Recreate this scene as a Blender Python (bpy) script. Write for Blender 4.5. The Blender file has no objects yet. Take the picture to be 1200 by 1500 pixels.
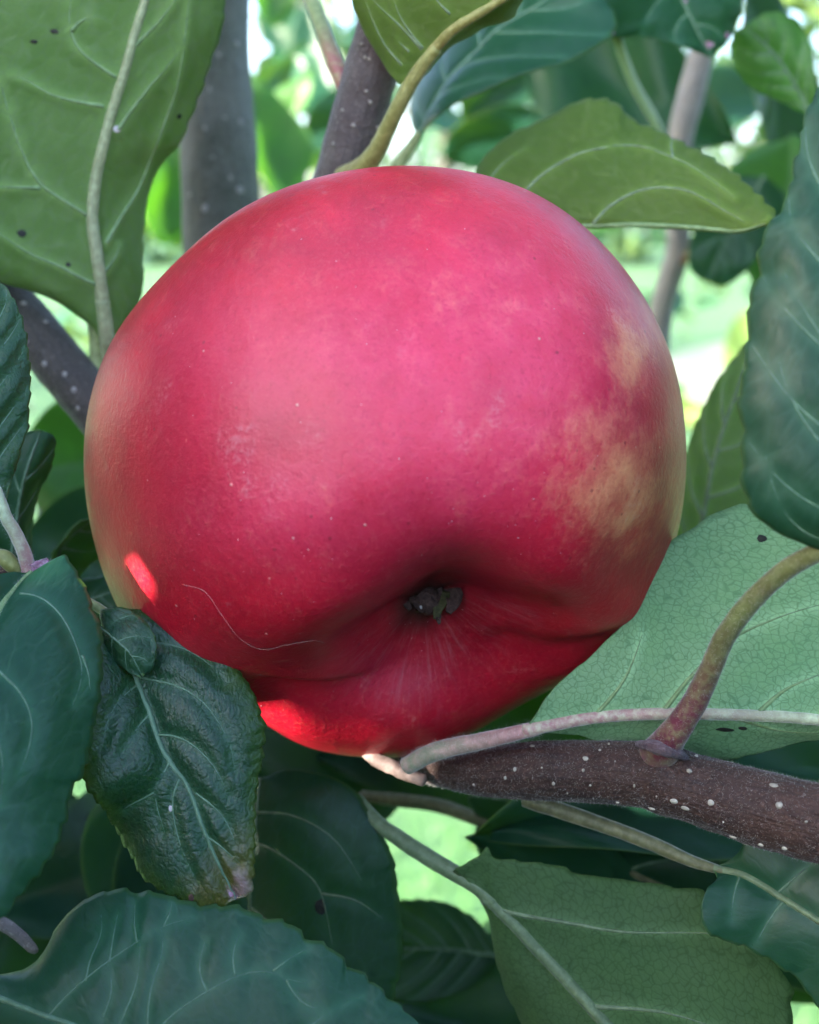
import bpy, math, random
import numpy as np
from mathutils import Vector, Matrix, noise as mnoise
from mathutils.bvhtree import BVHTree
from mathutils.kdtree import KDTree

random.seed(7)
RNG = np.random.default_rng(11)
scene = bpy.context.scene
C = scene.collection

# ------------------------------------------------------------------ camera
F = 1648.0                                   # focal length in photo pixels (1200 x 1500)
CAM = np.array([0.0, 0.0, 1.40])
PITCH = math.radians(-14.5)
RIGHT = np.array([1.0, 0, 0])
FWD = np.array([0, math.cos(PITCH), math.sin(PITCH)])
UP = np.array([0, -math.sin(PITCH), math.cos(PITCH)])
cd = bpy.data.cameras.new('camera')
cam = bpy.data.objects.new('camera', cd)
C.objects.link(cam)
cam.location = CAM
cam.rotation_euler = (math.radians(90) + PITCH, 0, 0)
cd.sensor_fit = 'HORIZONTAL'
cd.sensor_width = 36
cd.lens = 36 * F / 1200
cd.clip_start = 0.005
cd.clip_end = 500
cd.dof.use_dof = True
cd.dof.focus_distance = 0.138
cd.dof.aperture_fstop = cd.lens / 2.1
cd.dof.aperture_blades = 0
scene.camera = cam

# ------------------------------------------------------------------ sky, sun, exposure
SUN = np.array([-0.88, -0.36, 0.285]); SUN /= np.linalg.norm(SUN)
world = bpy.data.worlds.new('World')
scene.world = world
world.use_nodes = True
wn = world.node_tree.nodes; wl = world.node_tree.links
bg = wn['Background']
sky = wn.new('ShaderNodeTexSky')
sky.sky_type = 'NISHITA'
sky.sun_disc = False
sky.sun_elevation = math.asin(SUN[2])
sky.sun_rotation = math.atan2(SUN[0], SUN[1])
sky.air_density = 0.75; sky.dust_density = 2.5; sky.ozone_density = 1.0
wl.new(sky.outputs[0], bg.inputs[0])
bg.inputs[1].default_value = 0.15
sd = bpy.data.lights.new('sun', 'SUN')
sun = bpy.data.objects.new('sun', sd)
C.objects.link(sun)
sd.energy = 3.2
sd.angle = math.radians(0.5)
sd.color = (1.0, 0.93, 0.82)
sun.rotation_euler = Vector(SUN).to_track_quat('Z', 'Y').to_euler()
scene.view_settings.view_transform = 'Standard'
scene.view_settings.look = 'None'
scene.view_settings.gamma = 1
scene.view_settings.exposure = 3.2
scene.cycles.use_denoising = True
scene.cycles.max_bounces = 7
scene.cycles.transmission_bounces = 8
scene.cycles.sample_clamp_indirect = 10

# ------------------------------------------------------------------ helpers
def P(px, py, d):
    """point seen at photo pixel px,py at d metres along the view axis"""
    return CAM + RIGHT * ((px - 600) / F * d) - UP * ((py - 750) / F * d) + FWD * d

def PL(pts):
    return np.array([P(*p) for p in pts])

def to_px(v):
    r = v - CAM
    d = r @ FWD
    return np.stack([600 + F * (r @ RIGHT) / d, 750 - F * (r @ UP) / d, d], -1)

def lin(c):
    c = np.array(c) / 255.0
    return tuple(np.where(c <= 0.04045, c / 12.92, ((c + 0.055) / 1.055) ** 2.4))

def spline(pts, n, sub=24):
    """Catmull-Rom through pts, resampled to n points at equal arc length"""
    p = np.asarray(pts, float)
    if len(p) == 2:
        t = np.linspace(0, 1, n)[:, None]
        return p[0] * (1 - t) + p[1] * t
    q = np.vstack([2 * p[0] - p[1], p, 2 * p[-1] - p[-2]])
    out = []
    t = np.linspace(0, 1, sub, endpoint=False)[:, None]
    for i in range(1, len(q) - 2):
        a, b, c, d = q[i - 1], q[i], q[i + 1], q[i + 2]
        out.append(0.5 * (2 * b + (c - a) * t + (2 * a - 5 * b + 4 * c - d) * t * t + (3 * b - a - 3 * c + d) * t ** 3))
    out = np.vstack(out + [p[-1:]])
    s = np.concatenate([[0], np.cumsum(np.linalg.norm(np.diff(out[:, :3], axis=0), axis=1))])
    u = np.linspace(0, s[-1], n)
    return np.stack([np.interp(u, s, out[:, k]) for k in range(out.shape[1])], -1)

def link(name, me, parent=None, loc=None):
    o = bpy.data.objects.new(name, me)
    C.objects.link(o)
    if parent is not None:
        o.parent = parent
        o.matrix_parent_inverse = parent.matrix_world.inverted() if False else Matrix.Translation(-Vector(parent['_at']))
    return o

def thing(name, label, cat, at, group=None):
    o = bpy.data.objects.new(name, None)
    C.objects.link(o)
    o.location = at
    o['_at'] = tuple(float(x) for x in at)
    o.empty_display_size = 0.01
    o['label'] = label; o['category'] = cat
    if group: o['group'] = group
    return o

def sub(name, me, part, label=None):
    """a piece of a part; parts' meshes hold world coordinates"""
    o = bpy.data.objects.new(name, me)
    C.objects.link(o)
    o.parent = part
    if label: o['label'] = label
    return o

def make_mesh(name, v, faces, mats, smooth=True, midx=None):
    me = bpy.data.meshes.new(name)
    me.from_pydata(np.asarray(v).tolist(), [], faces if isinstance(faces, list) else faces.tolist())
    for m in (mats if isinstance(mats, (list, tuple)) else [mats]):
        me.materials.append(m)
    if smooth:
        me.polygons.foreach_set('use_smooth', np.ones(len(me.polygons), bool))
    if midx is not None:
        me.polygons.foreach_set('material_index', np.asarray(midx, np.int32))
    me.update()
    return me

def set_uv(me, name, per_vert):
    uv = me.uv_layers.new(name=name)
    li = np.empty(len(me.loops), np.int32)
    me.loops.foreach_get('vertex_index', li)
    uv.data.foreach_set('uv', per_vert[li].astype(np.float32).ravel())

def set_attr(me, name, vals):
    a = me.attributes.new(name, 'FLOAT', 'POINT')
    a.data.foreach_set('value', np.asarray(vals, np.float32))

def tube_arrays(pts, radii, nseg=16, rough=0.0, rscale=600, flat=1.0):
    pts = np.asarray(pts); n = len(pts)
    radii = np.asarray(radii)
    tan = np.gradient(pts, axis=0)
    tan /= np.linalg.norm(tan, axis=1)[:, None] + 1e-12
    nrm = np.cross(tan[0], FWD)
    if np.linalg.norm(nrm) < 0.1: nrm = np.cross(tan[0], UP)
    V = []
    cum = np.concatenate([[0], np.cumsum(np.linalg.norm(np.diff(pts, axis=0), axis=1))])
    uv = []
    for i in range(n):
        nrm = nrm - tan[i] * (nrm @ tan[i]); nrm /= np.linalg.norm(nrm) + 1e-12
        b = np.cross(tan[i], nrm)
        for k in range(nseg):
            a = 2 * math.pi * k / nseg
            dirv = nrm * math.cos(a) + b * math.sin(a)
            r = radii[i]
            if rough:
                q = (pts[i] + dirv * r) * rscale
                r = r * (1 + rough * mnoise.noise(q) + rough * .6 * mnoise.noise(q * 2.3))
            V.append(pts[i] + dirv * r)
            uv.append((cum[i] * 1000, k / nseg))
    faces = []
    for i in range(n - 1):
        for k in range(nseg):
            k2 = (k + 1) % nseg
            faces.append((i * nseg + k, i * nseg + k2, (i + 1) * nseg + k2, (i + 1) * nseg + k))
    V = np.array(V)
    # rounded ends
    for end, i, dr in ((0, 0, -1), (1, n - 1, 1)):
        c = len(V)
        V = np.vstack([V, pts[i] + tan[i] * dr * radii[i] * .5])
        uv.append((cum[i] * 1000, 0))
        for k in range(nseg):
            k2 = (k + 1) % nseg
            f = (i * nseg + k2, i * nseg + k, c) if end == 0 else (i * nseg + k, i * nseg + k2, c)
            faces.append(f)
    return V, faces, np.array(uv)

def tube(name, pts, radii, mat, nseg=16, **kw):
    V, f, uv = tube_arrays(pts, radii, nseg, **kw)
    me = make_mesh(name, V, f, mat)
    set_uv(me, 'metric', uv)
    n = len(pts)
    t = np.concatenate([np.repeat(np.linspace(0, 1, n), nseg), [0, 1]])
    set_attr(me, 'along', t)
    return me

# ------------------------------------------------------------------ node helpers
class NT:
    def __init__(self, name):
        self.m = bpy.data.materials.new(name)
        self.m.use_nodes = True
        self.t = self.m.node_tree
        self.t.nodes.clear()
        self.out = self.t.nodes.new('ShaderNodeOutputMaterial')
    def n(self, typ, ins=None, **props):
        nd = self.t.nodes.new('ShaderNode' + typ)
        for k, v in props.items(): setattr(nd, k, v)
        for k, v in (ins or {}).items(): self.set(nd, k, v)
        return nd
    def set(self, nd, k, v):
        s = nd.inputs[k]
        if hasattr(v, 'is_output') or isinstance(v, bpy.types.NodeSocket): self.t.links.new(v, s)
        else:
            if isinstance(v, (tuple, list)) and s.type == 'RGBA' and len(v) == 3: v = (*v, 1)
            s.default_value = v
    def math(self, op, a, b=0.0, c=None, clamp=False):
        nd = self.n('Math', {0: a, 1: b}, operation=op, use_clamp=clamp)
        if c is not None: self.set(nd, 2, c)
        return nd.outputs[0]
    def remap(self, v, a, b, c=0.0, d=1.0, smooth=False):
        nd = self.n('MapRange', {'Value': v, 'From Min': a, 'From Max': b, 'To Min': c, 'To Max': d})
        if smooth: nd.interpolation_type = 'SMOOTHSTEP'
        return nd.outputs[0]
    def mix(self, fac, a, b, blend='MIX'):
        nd = self.n('Mix', data_type='RGBA', blend_type=blend)
        self.set(nd, 0, fac); self.set(nd, 6, a); self.set(nd, 7, b)
        return nd.outputs[2]
    def noise(self, vec, scale, detail=3, rough=.5, dist=0.0):
        return self.n('TexNoise', {'Vector': vec, 'Scale': scale, 'Detail': detail, 'Roughness': rough, 'Distortion': dist}).outputs['Fac']
    def vor(self, vec, scale, feature='DISTANCE_TO_EDGE', rnd=1.0):
        return self.n('TexVoronoi', {'Vector': vec, 'Scale': scale, 'Randomness': rnd}, feature=feature)
    def bump(self, h, dist, strength=1.0, normal=None):
        nd = self.n('Bump', {'Height': h, 'Distance': dist, 'Strength': strength})
        if normal is not None: self.set(nd, 'Normal', normal)
        return nd.outputs[0]
    def uv(self, name): return self.n('UVMap', uv_map=name).outputs[0]
    def attr(self, name): return self.n('Attribute', attribute_name=name).outputs['Fac']
    def obj(self): return self.n('TexCoord').outputs['Object']
    def done(self, shader): self.t.links.new(shader, self.out.inputs[0]); return self.m

def leaf_mat(name, col, col2, rough=.42, net=0.0, netcol=(.03, .06, .02), bump=.00012, cell=.9, trans=.35,
             transcol=(.25, .42, .05), patch=None, tip=None, fuzz=0.0, spec=.5, rug=0.0, veincol=None, stretch=.6, linew=.06):
    """one face of a leaf. metric UV is in millimetres. net: dark vein network; rug: puckered relief"""
    t = NT(name)
    uv = t.uv('metric'); luv = t.uv('leaf')
    wob = t.n('TexNoise', {'Vector': uv, 'Scale': .6, 'Detail': 2}).outputs['Color']
    wv = t.n('VectorMath', {0: wob, 1: (.5, .5, .5)}, operation='SUBTRACT').outputs[0]
    wv = t.n('VectorMath', {0: wv, 'Scale': 1.1}, operation='SCALE').outputs[0]
    q = t.n('VectorMath', {0: uv, 1: wv}, operation='ADD').outputs[0]
    qs = t.n('SeparateXYZ', {0: q}).outputs
    qa = t.math('ABSOLUTE', qs[1])
    al_ = t.math('ADD', t.math('MULTIPLY', qs[0], .64), t.math('MULTIPLY', qa, .77))
    ac_ = t.math('SUBTRACT', t.math('MULTIPLY', qa, .64), t.math('MULTIPLY', qs[0], .77))
    q = t.n('CombineXYZ', {0: al_, 1: t.math('MULTIPLY', ac_, stretch), 2: t.math('MULTIPLY', t.math('SIGN', qs[1]), 9.3)}).outputs[0]
    d1 = t.vor(q, cell).outputs['Distance']
    d2 = t.vor(q, cell * 2.1).outputs['Distance']
    big = t.noise(uv, .07, 3, .55)
    fine = t.noise(uv, 2.2, 4, .65)
    mid = t.noise(uv, .35, 3, .6)
    f = t.math('ADD', t.math('MULTIPLY', big, .75), t.math('MULTIPLY', mid, .35))
    f = t.remap(f, .36, .74)
    colr = t.mix(f, col, col2)
    # fine mottling of the lamina
    colr = t.mix(t.remap(fine, .35, .7, 0, .35), colr, tuple(.55 * x for x in col))
    if patch is not None:
        pm = t.noise(uv, .11, 4, .6, .6)
        colr = t.mix(t.remap(pm, .54, .66, 0, .6), colr, patch)
    colr = t.mix(t.math('MULTIPLY', t.attr('veinside'), .65), colr, veincol or tuple(min(1, 1.5 * x + .015) for x in col2))
    ey = t.math('ABSOLUTE', t.math('SUBTRACT', t.n('SeparateXYZ', {0: luv}).outputs[1], .5))
    colr = t.mix(t.remap(ey, .478, .5, 0, .6), colr, (.10, .19, .06))
    l1 = t.remap(d1, .010, linew, 1, 0); l2 = t.remap(d2, .01, .07, .45, 0)
    lines = t.math('MAXIMUM', l1, l2)
    if net > 0:
        colr = t.mix(t.math('MULTIPLY', lines, t.remap(mid, .3, .7, net * .55, net)), colr, netcol)
    if tip is not None:
        sx = t.n('SeparateXYZ', {0: luv}).outputs
        tm = t.math('ADD', sx[0], t.math('MULTIPLY', t.math('SUBTRACT', mid, .5), .22))
        tm = t.math('ADD', tm, t.math('MULTIPLY', t.math('SUBTRACT', sx[1], .5), .10))
        colr = t.mix(t.remap(tm, .80, .93, 0, .75), colr, tip[0])
        colr = t.mix(t.remap(tm, .93, .985), colr, tip[1])
        em = t.math('ABSOLUTE', t.math('SUBTRACT', sx[1], .5))
        em = t.math('ADD', em, t.math('MULTIPLY', t.math('SUBTRACT', mid, .5), .25))
        colr = t.mix(t.remap(em, .36, .5, 0, .55), colr, tip[2])
    h = t.math('MULTIPLY', t.remap(d1, 0, .28, 0, 1, True), 1.0)
    h = t.math('ADD', h, t.math('MULTIPLY', t.remap(d2, 0, .22, 0, 1, True), .5))
    h = t.math('ADD', h, t.math('MULTIPLY', fine, .5))
    if rug:
        r1 = t.noise(q, 2.0, 4, .6, .5)
        h = t.math('ADD', t.math('MULTIPLY', h, .6), t.math('MULTIPLY', r1, rug))
    b = t.bump(h, bump, 1.0)
    rr = t.remap(fine, .3, .7, rough - .08, rough + .10)
    p = t.n('BsdfPrincipled', {'Base Color': colr, 'Roughness': rr, 'Specular IOR Level': spec, 'Normal': b})
    if fuzz:
        t.set(p, 'Sheen Weight', fuzz); t.set(p, 'Sheen Roughness', .5)
        t.set(p, 'Sheen Tint', (.85, .95, .9, 1))
    tc = t.mix(t.math('MULTIPLY', lines, .35), t.mix(f, transcol, tuple(.7 * x for x in transcol)), tuple(.4 * x for x in transcol))
    tr = t.n('BsdfTranslucent', {'Color': tc})
    mx = t.n('MixShader', {0: trans, 1: p.outputs[0], 2: tr.outputs[0]})
    return t.done(mx.outputs[0])

def stalk_mat(name, c0, c1, fuzz=.5, rough=.55, pos=.3, width=.3):
    """petioles and midribs: colour runs from c0 at the base to c1"""
    t = NT(name)
    al = t.attr('along'); ob = t.obj()
    n1 = t.noise(ob, 900, 4, .6); n2 = t.noise(ob, 220, 3, .6)
    f = t.remap(t.math('ADD', al, t.math('MULTIPLY', t.math('SUBTRACT', n2, .5), .22)), pos - width, pos + width, 0, 1, True)
    col = t.mix(f, c0, c1)
    col = t.mix(t.remap(n1, .42, .7, 0, .55), col, tuple(min(1, x * 1.7 + .06) for x in c1))
    col = t.mix(t.remap(n2, .5, .75, 0, .35), col, tuple(x * .45 for x in c0))
    b = t.bump(n1, .00015, .9)
    p = t.n('BsdfPrincipled', {'Base Color': col, 'Roughness': rough, 'Normal': b, 'Sheen Weight': fuzz, 'Sheen Roughness': .4,
                               'Subsurface Weight': 0.0})
    t.set(p, 'Sheen Tint', (.9, .95, 1, 1))
    return t.done(p.outputs[0])

def bark_mat(name, c0, c1, c2, fuzz=.4, rough=.6, streak=1.0, bump=.0003, spec=.4):
    t = NT(name)
    uv = t.uv('metric'); ob = t.obj()
    n1 = t.noise(ob, 90, 5, .6, .3)
    n2 = t.noise(ob, 700, 4, .7)
    n3 = t.noise(ob, 1900, 2, .6)
    sx = t.n('SeparateXYZ', {0: uv}).outputs
    st = t.n('CombineXYZ', {0: t.math('MULTIPLY', sx[0], .12 * streak), 1: t.math('MULTIPLY', sx[1], 26.0)}).outputs[0]
    n4 = t.noise(st, 1.0, 4, .6, .4)
    col = t.mix(t.remap(n1, .35, .65), c0, c1)
    col = t.mix(t.remap(n4, .5, .72, 0, .6), col, c2)
    col = t.mix(t.remap(n3, .55, .75, 0, .5), col, tuple(min(1, 2.2 * x + .03) for x in c1))
    col = t.mix(t.remap(n2, .55, .8, 0, .6), col, tuple(.35 * x for x in c0))
    h = t.math('ADD', t.math('MULTIPLY', n2, .8), t.math('MULTIPLY', n3, .5))
    h = t.math('ADD', h, n4)
    p = t.n('BsdfPrincipled', {'Base Color': col, 'Roughness': t.remap(n2, .3, .7, rough - .12, rough + .15), 'Specular IOR Level': spec,
                               'Normal': t.bump(h, bump * 1.5, 1.0), 'Sheen Weight': fuzz * .6, 'Sheen Roughness': .35})
    t.set(p, 'Sheen Tint', (.85, .85, 1, 1))
    return t.done(p.outputs[0])

def plain_mat(name, col, col2, scale=500, rough=.7, bump=.0002, spec=.4):
    t = NT(name)
    ob = t.obj()
    n = t.noise(ob, scale, 4, .6)
    p = t.n('BsdfPrincipled', {'Base Color': t.mix(t.remap(n, .35, .65), col, col2), 'Roughness': rough, 'Specular IOR Level': spec,
                               'Normal': t.bump(n, bump)})
    return t.done(p.outputs[0])

# ------------------------------------------------------------------ materials
TOP = dict(net=.42, linew=.05, netcol=(.065, .155, .095), bump=.000016, stretch=.42, cell=.55, trans=.30, transcol=(.20, .40, .05))
UND = dict(net=.75, linew=.08, netcol=(.27, .40, .17), bump=.00003, stretch=.5, cell=.6, trans=.55, transcol=(.42, .58, .10), rough=.6, fuzz=.08, spec=.25)
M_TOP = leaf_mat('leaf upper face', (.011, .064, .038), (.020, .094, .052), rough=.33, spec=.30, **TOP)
M_TOP_GLOSS = leaf_mat('leaf upper face puckered', (.008, .048, .027), (.018, .074, .034), rough=.30, patch=(.035, .085, .015), rug=2.2, spec=.42,
                       **{**TOP, 'bump': .00007, 'net': .30, 'stretch': .75, 'cell': 1.0})
M_TOP_TIP = leaf_mat('leaf upper face with withered tip', (.007, .047, .027), (.016, .070, .034), rough=.25, rug=2.2, spec=.55,
                     tip=((.13, .10, .02), (.30, .20, .20), (.07, .13, .02)), **{**TOP, 'bump': .00007, 'net': .30, 'stretch': .75, 'cell': 1.0})
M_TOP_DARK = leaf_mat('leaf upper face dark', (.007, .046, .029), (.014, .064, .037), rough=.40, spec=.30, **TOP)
M_UND = leaf_mat('leaf under face', (.13, .25, .055), (.25, .41, .13), **UND)
M_UND_PALE = leaf_mat('leaf under face pale', (.20, .42, .19), (.29, .50, .27), **{**UND, 'trans': .3, 'net': .85, 'netcol': (.07, .20, .09), 'fuzz': .12, 'cell': 1.3, 'stretch': .8, 'linew': .095, 'bump': .00003})
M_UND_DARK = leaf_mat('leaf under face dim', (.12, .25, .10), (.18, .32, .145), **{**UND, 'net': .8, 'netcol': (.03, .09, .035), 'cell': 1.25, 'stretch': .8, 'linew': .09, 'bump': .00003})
M_UND_OLIVE = leaf_mat('leaf under face olive', (.10, .18, .03), (.14, .235, .045), **{**UND, 'net': .6, 'netcol': (.22, .31, .10), 'trans': .5})
M_LIME = leaf_mat('leaf upper face light', (.05, .16, .04), (.10, .23, .06), rough=.45, **{**TOP, 'trans': .5, 'transcol': (.22, .55, .12)})
M_VEIN_TOP = stalk_mat('upper vein', (.09, .18, .10), (.075, .155, .09), fuzz=.1)
M_VEIN_UND = stalk_mat('under vein', (.14, .23, .09), (.13, .215, .08), fuzz=.1)
M_VEIN_DIM = stalk_mat('dim under vein', (.12, .18, .09), (.11, .17, .08), fuzz=.2)
M_RIB_CREAM = stalk_mat('cream midrib', (.25, .27, .14), (.24, .28, .14), fuzz=.3)
M_RIB_PINK = stalk_mat('pink and green midrib', (.38, .20, .20), (.34, .42, .26), fuzz=.8, pos=.45, width=.4)
M_PET_PURPLE = stalk_mat('purple to green stalk', (.13, .020, .040), (.11, .13, .035), fuzz=.35, pos=.45, width=.18)
M_PET_PALE = stalk_mat('pale to pink stalk', (.24, .28, .18), (.36, .19, .18), fuzz=.5, pos=.5, width=.4)
M_PET_GREEN = stalk_mat('green stalk', (.25, .30, .12), (.24, .30, .11), fuzz=.6)
M_PET_OCHRE = stalk_mat('ochre stalk', (.19, .17, .045), (.20, .21, .06), fuzz=.2)
M_PET_PINKGREEN = stalk_mat('green stalk with pink foot', (.30, .10, .10), (.18, .24, .09), fuzz=.4, pos=.25, width=.2)
M_PET_DARK = stalk_mat('dim stalk', (.10, .10, .05), (.12, .13, .06), fuzz=.4)
M_BARK_PURPLE = bark_mat('purple bark', (.030, .015, .012), (.060, .028, .020), (.018, .011, .012), fuzz=.22)
M_BARK_VIOLET = bark_mat('violet grey bark', (.070, .055, .060), (.10, .082, .082), (.045, .036, .042), fuzz=.3, spec=.5)
M_BARK_GREY = bark_mat('grey bark', (.060, .066, .042), (.115, .115, .092), (.034, .038, .024), fuzz=.2, bump=.0006, spec=.5)
M_BARK_DARK = bark_mat('dark grey brown bark', (.05, .042, .035), (.07, .06, .05), (.03, .026, .024), fuzz=.3)
M_BARK_PALE = bark_mat('pale grey bark', (.24, .22, .22), (.32, .29, .28), (.15, .14, .15), fuzz=.2)
M_LENT_DIM = plain_mat('grey lenticel', (.24, .22, .20), (.34, .32, .29), 1500)
M_LENT = plain_mat('lenticel', (.28, .25, .20), (.52, .49, .41), 420)
M_STUB = plain_mat('bare wood', (.15, .10, .085), (.27, .20, .17), 700)
M_BUD = plain_mat('bud scale', (.22, .08, .14), (.42, .30, .40), 1100, .6, .0004)
M_SPOT = plain_mat('dark leaf spot', (.008, .010, .006), (.02, .02, .012), 900)
M_FUZZ = plain_mat('downy hair', (.55, .58, .52), (.70, .70, .66), 500, .6)
M_SEPAL = plain_mat('dry sepal', (.040, .020, .018), (.11, .060, .050), 1500, .8, .0004)
M_SEPAL_GREEN = plain_mat('green sepal', (.04, .042, .014), (.10, .09, .035), 1200, .8, .0003)
M_DUST = plain_mat('grey fluff', (.5, .45, .47), (.65, .6, .62), 1500)

# ------------------------------------------------------------------ leaf builder
def quadgrid(nu, nv, off=0, flip=False):
    i = np.arange(nu - 1)[:, None] * nv + np.arange(nv - 1)[None, :] + off
    i = i.ravel()
    q = np.stack([i, i + nv, i + nv + 1, i + 1], -1)
    return q[:, ::-1] if flip else q

LEAVES = []
def leaf(parent, mid, left, right, face, back, side='top', label=None, veins=None, nveins=7, vein_w=5, rib_w=(12, 5), vein_mat=None, rib_mat=None,
         serr=2.0, amp=.35, bulge=.0006, pucker=.00025, wave=.0006, stalk=None, stalk_mat_=None, spots=(), nu=150, nh=20, seed=0, ribs=True, name='leaf',
         petiole_seg=14):
    """mid / left / right: photo pixel + depth polylines from leaf base to tip. The grid between them is the blade."""
    rng = np.random.default_rng(seed + 5)
    pm, plf, prt = spline(PL(mid), nu), spline(PL(left), nu), spline(PL(right), nu)
    ul = np.linspace(0, 1, nu)
    length = np.linalg.norm(np.diff(pm, axis=0), axis=1).sum()
    rows = []
    vv = np.linspace(-1, 1, 2 * nh + 1)
    G = np.zeros((nu, len(vv), 3))
    tang = np.gradient(pm, axis=0); tang /= np.linalg.norm(tang, axis=1)[:, None] + 1e-12
    for sgn, E in ((-1, plf), (1, prt)):
        out = E - pm
        wlen = np.linalg.norm(out, axis=1)[:, None]
        od = out / (wlen + 1e-9)
        arc = np.concatenate([[0], np.cumsum(np.linalg.norm(np.diff(E, axis=0), axis=1))]) * 1000
        ph = arc / serr + .35 * np.array([mnoise.noise((a * .12, seed, sgn)) for a in arc]) + rng.random()
        fr = ph % 1.0
        tooth = np.where(fr < .75, (fr / .75) ** .8, (1 - fr) / .25)
        am = amp / 1000 * (.7 + .6 * np.array([.5 + mnoise.noise((a * .2, seed + 3, sgn)) for a in arc]))
        fade = np.clip(np.minimum(ul / .06, (1 - ul) / .02), 0, 1) * np.clip(wlen[:, 0] / .003, 0, 1)
        tv = (od * .8 + tang * .5) * (am * fade * (tooth - .35))[:, None]
        ir = np.array([mnoise.noise((a * .35, seed + 9, sgn * 2)) for a in arc]) * .35e-3 * fade
        tv += od * ir[:, None]
        nn = np.cross(tang, od); nn /= np.linalg.norm(nn, axis=1)[:, None] + 1e-12
        nn *= np.sign(((CAM - pm) * nn).sum(1))[:, None]
        for j, v in enumerate(vv):
            if (v < 0) == (sgn < 0) or v == 0:
                s = abs(v)
                wv = np.array([mnoise.noise((u * 5, s * 1.5, seed + sgn * 7)) for u in ul]) * wave * s
                G[:, j] = pm + out * s + tv * s ** 7 + nn * ((bulge * 4 * s * (1 - s) * np.clip(wlen[:, 0] / .012, 0, 1) + wv)[:, None])
    nvv = len(vv)
    V0 = G.reshape(-1, 3)
    faces0 = quadgrid(nu, nvv)
    def normals(Gr):
        du = np.gradient(Gr, axis=0); dv = np.gradient(Gr, axis=1)
        n = np.cross(du, dv)
        n /= np.linalg.norm(n, axis=2)[:, :, None] + 1e-14
        return n
    N = normals(G)
    view = CAM - G
    facing = np.sign((N * view).sum())
    N = N * facing                                        # towards the camera on the whole
    # veins as polylines on the surface
    bvh = BVHTree.FromPolygons(V0.tolist(), faces0.tolist())
    lines = []
    if veins is not None:
        for pl in veins:
            pp = spline([(x, y) + (0,) for x, y in pl], max(8, 6 * len(pl)))[:, :2]
            pts = []
            for x, y in pp:
                dr = Vector(P(x, y, 1) - CAM).normalized()
                hit = bvh.ray_cast(Vector(CAM), dr)
                if hit[0] is not None: pts.append(np.array(hit[0]))
            if len(pts) > 3: lines.append(np.array(pts))
    for k in range(nveins):
        for sgn in (-1, 1):
            u0 = .06 + .80 * (k + .5 * (sgn > 0) * .8) / max(1, nveins) + rng.normal() * .012
            pts = []
            bend = .20 + .05 * rng.random()
            for s in np.linspace(0, .93, 14):
                u = u0 + bend * s * (1 - u0 * .35) + .05 * s ** 3 + .004 * math.sin(9 * s + k)
                if u > .985: break
                fi = u * (nu - 1); i = int(fi); f = fi - i
                fj = (1 + sgn * s) / 2 * (nvv - 1); j = min(int(fj), nvv - 2); g = fj - j
                i = min(i, nu - 2)
                pts.append((G[i, j] * (1 - f) + G[i + 1, j] * f) * (1 - g) + (G[i, j + 1] * (1 - f) + G[i + 1, j + 1] * f) * g)
            if len(pts) > 4: lines.append(np.array(pts))
    dense = [spline(l, max(10, int(np.linalg.norm(np.diff(l, axis=0), axis=1).sum() / .0006))) for l in lines]
    sgnf = -1.0 if side == 'top' else .6
    if dense:
        allp = np.vstack(dense + [pm[::2]])
        kd = KDTree(len(allp))
        for i, p in enumerate(allp): kd.insert(p, i)
        kd.balance()
        dist = np.array([kd.find(p)[2] for p in V0]).reshape(nu, nvv)
        edge = 1 - np.abs(vv)[None, :] ** 6
        disp = pucker * np.exp(-(dist / .0011) ** 2) * sgnf * edge
        disp += pucker * .16 * (np.array([mnoise.noise(Vector(p) * 420) for p in V0]).reshape(nu, nvv)) * edge
        G = G + N * disp[:, :, None]
    V0 = G.reshape(-1, 3); N = normals(G) * facing
    bvh = BVHTree.FromPolygons(V0.tolist(), faces0.tolist())
    th = .00012
    A = (G + N * th).reshape(-1, 3); B = (G - N * th).reshape(-1, 3)
    n1 = len(A)
    flip = facing < 0
    fa = quadgrid(nu, nvv, 0, flip); fb = quadgrid(nu, nvv, n1, not flip)
    rim = []
    for j in (0, nvv - 1):
        for i in range(nu - 1):
            a, b = i * nvv + j, (i + 1) * nvv + j
            q = [a, b, b + n1, a + n1]
            rim.append(q if (j == 0) != (not flip) else q[::-1])
    fac = np.vstack([fa, fb, np.array(rim)])
    midx = np.concatenate([np.zeros(len(fa)), np.ones(len(fb)), np.zeros(len(rim))])
    me = make_mesh(name, np.vstack([A, B]), fac, [face, back], True, midx)
    du = np.repeat(ul[:, None], nvv, 1)
    luv = np.stack([du, np.repeat((vv[None, :] + 1) / 2, nu, 0)], -1).reshape(-1, 2)
    wl_ = np.linalg.norm(G - G[:, nh:nh + 1], axis=2) * np.sign(vv)[None, :] * 1000
    muv = np.stack([du * length * 1000 + seed * 37.0, wl_], -1).reshape(-1, 2)
    set_uv(me, 'leaf', np.vstack([luv, luv])); set_uv(me, 'metric', np.vstack([muv, muv]))
    vp = np.exp(-(dist / .0007) ** 2).ravel() if dense else np.zeros(len(V0))
    set_attr(me, 'veinside', np.concatenate([vp, vp]))
    o = link(name, me, parent)
    if label: o['label'] = label
    d0 = np.mean([m[2] for m in mid])
    vm = vein_mat or (M_VEIN_TOP if side == 'top' else M_VEIN_UND)
    rm = rib_mat or vm
    lift = -.25 if side == 'top' else -.30
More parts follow.
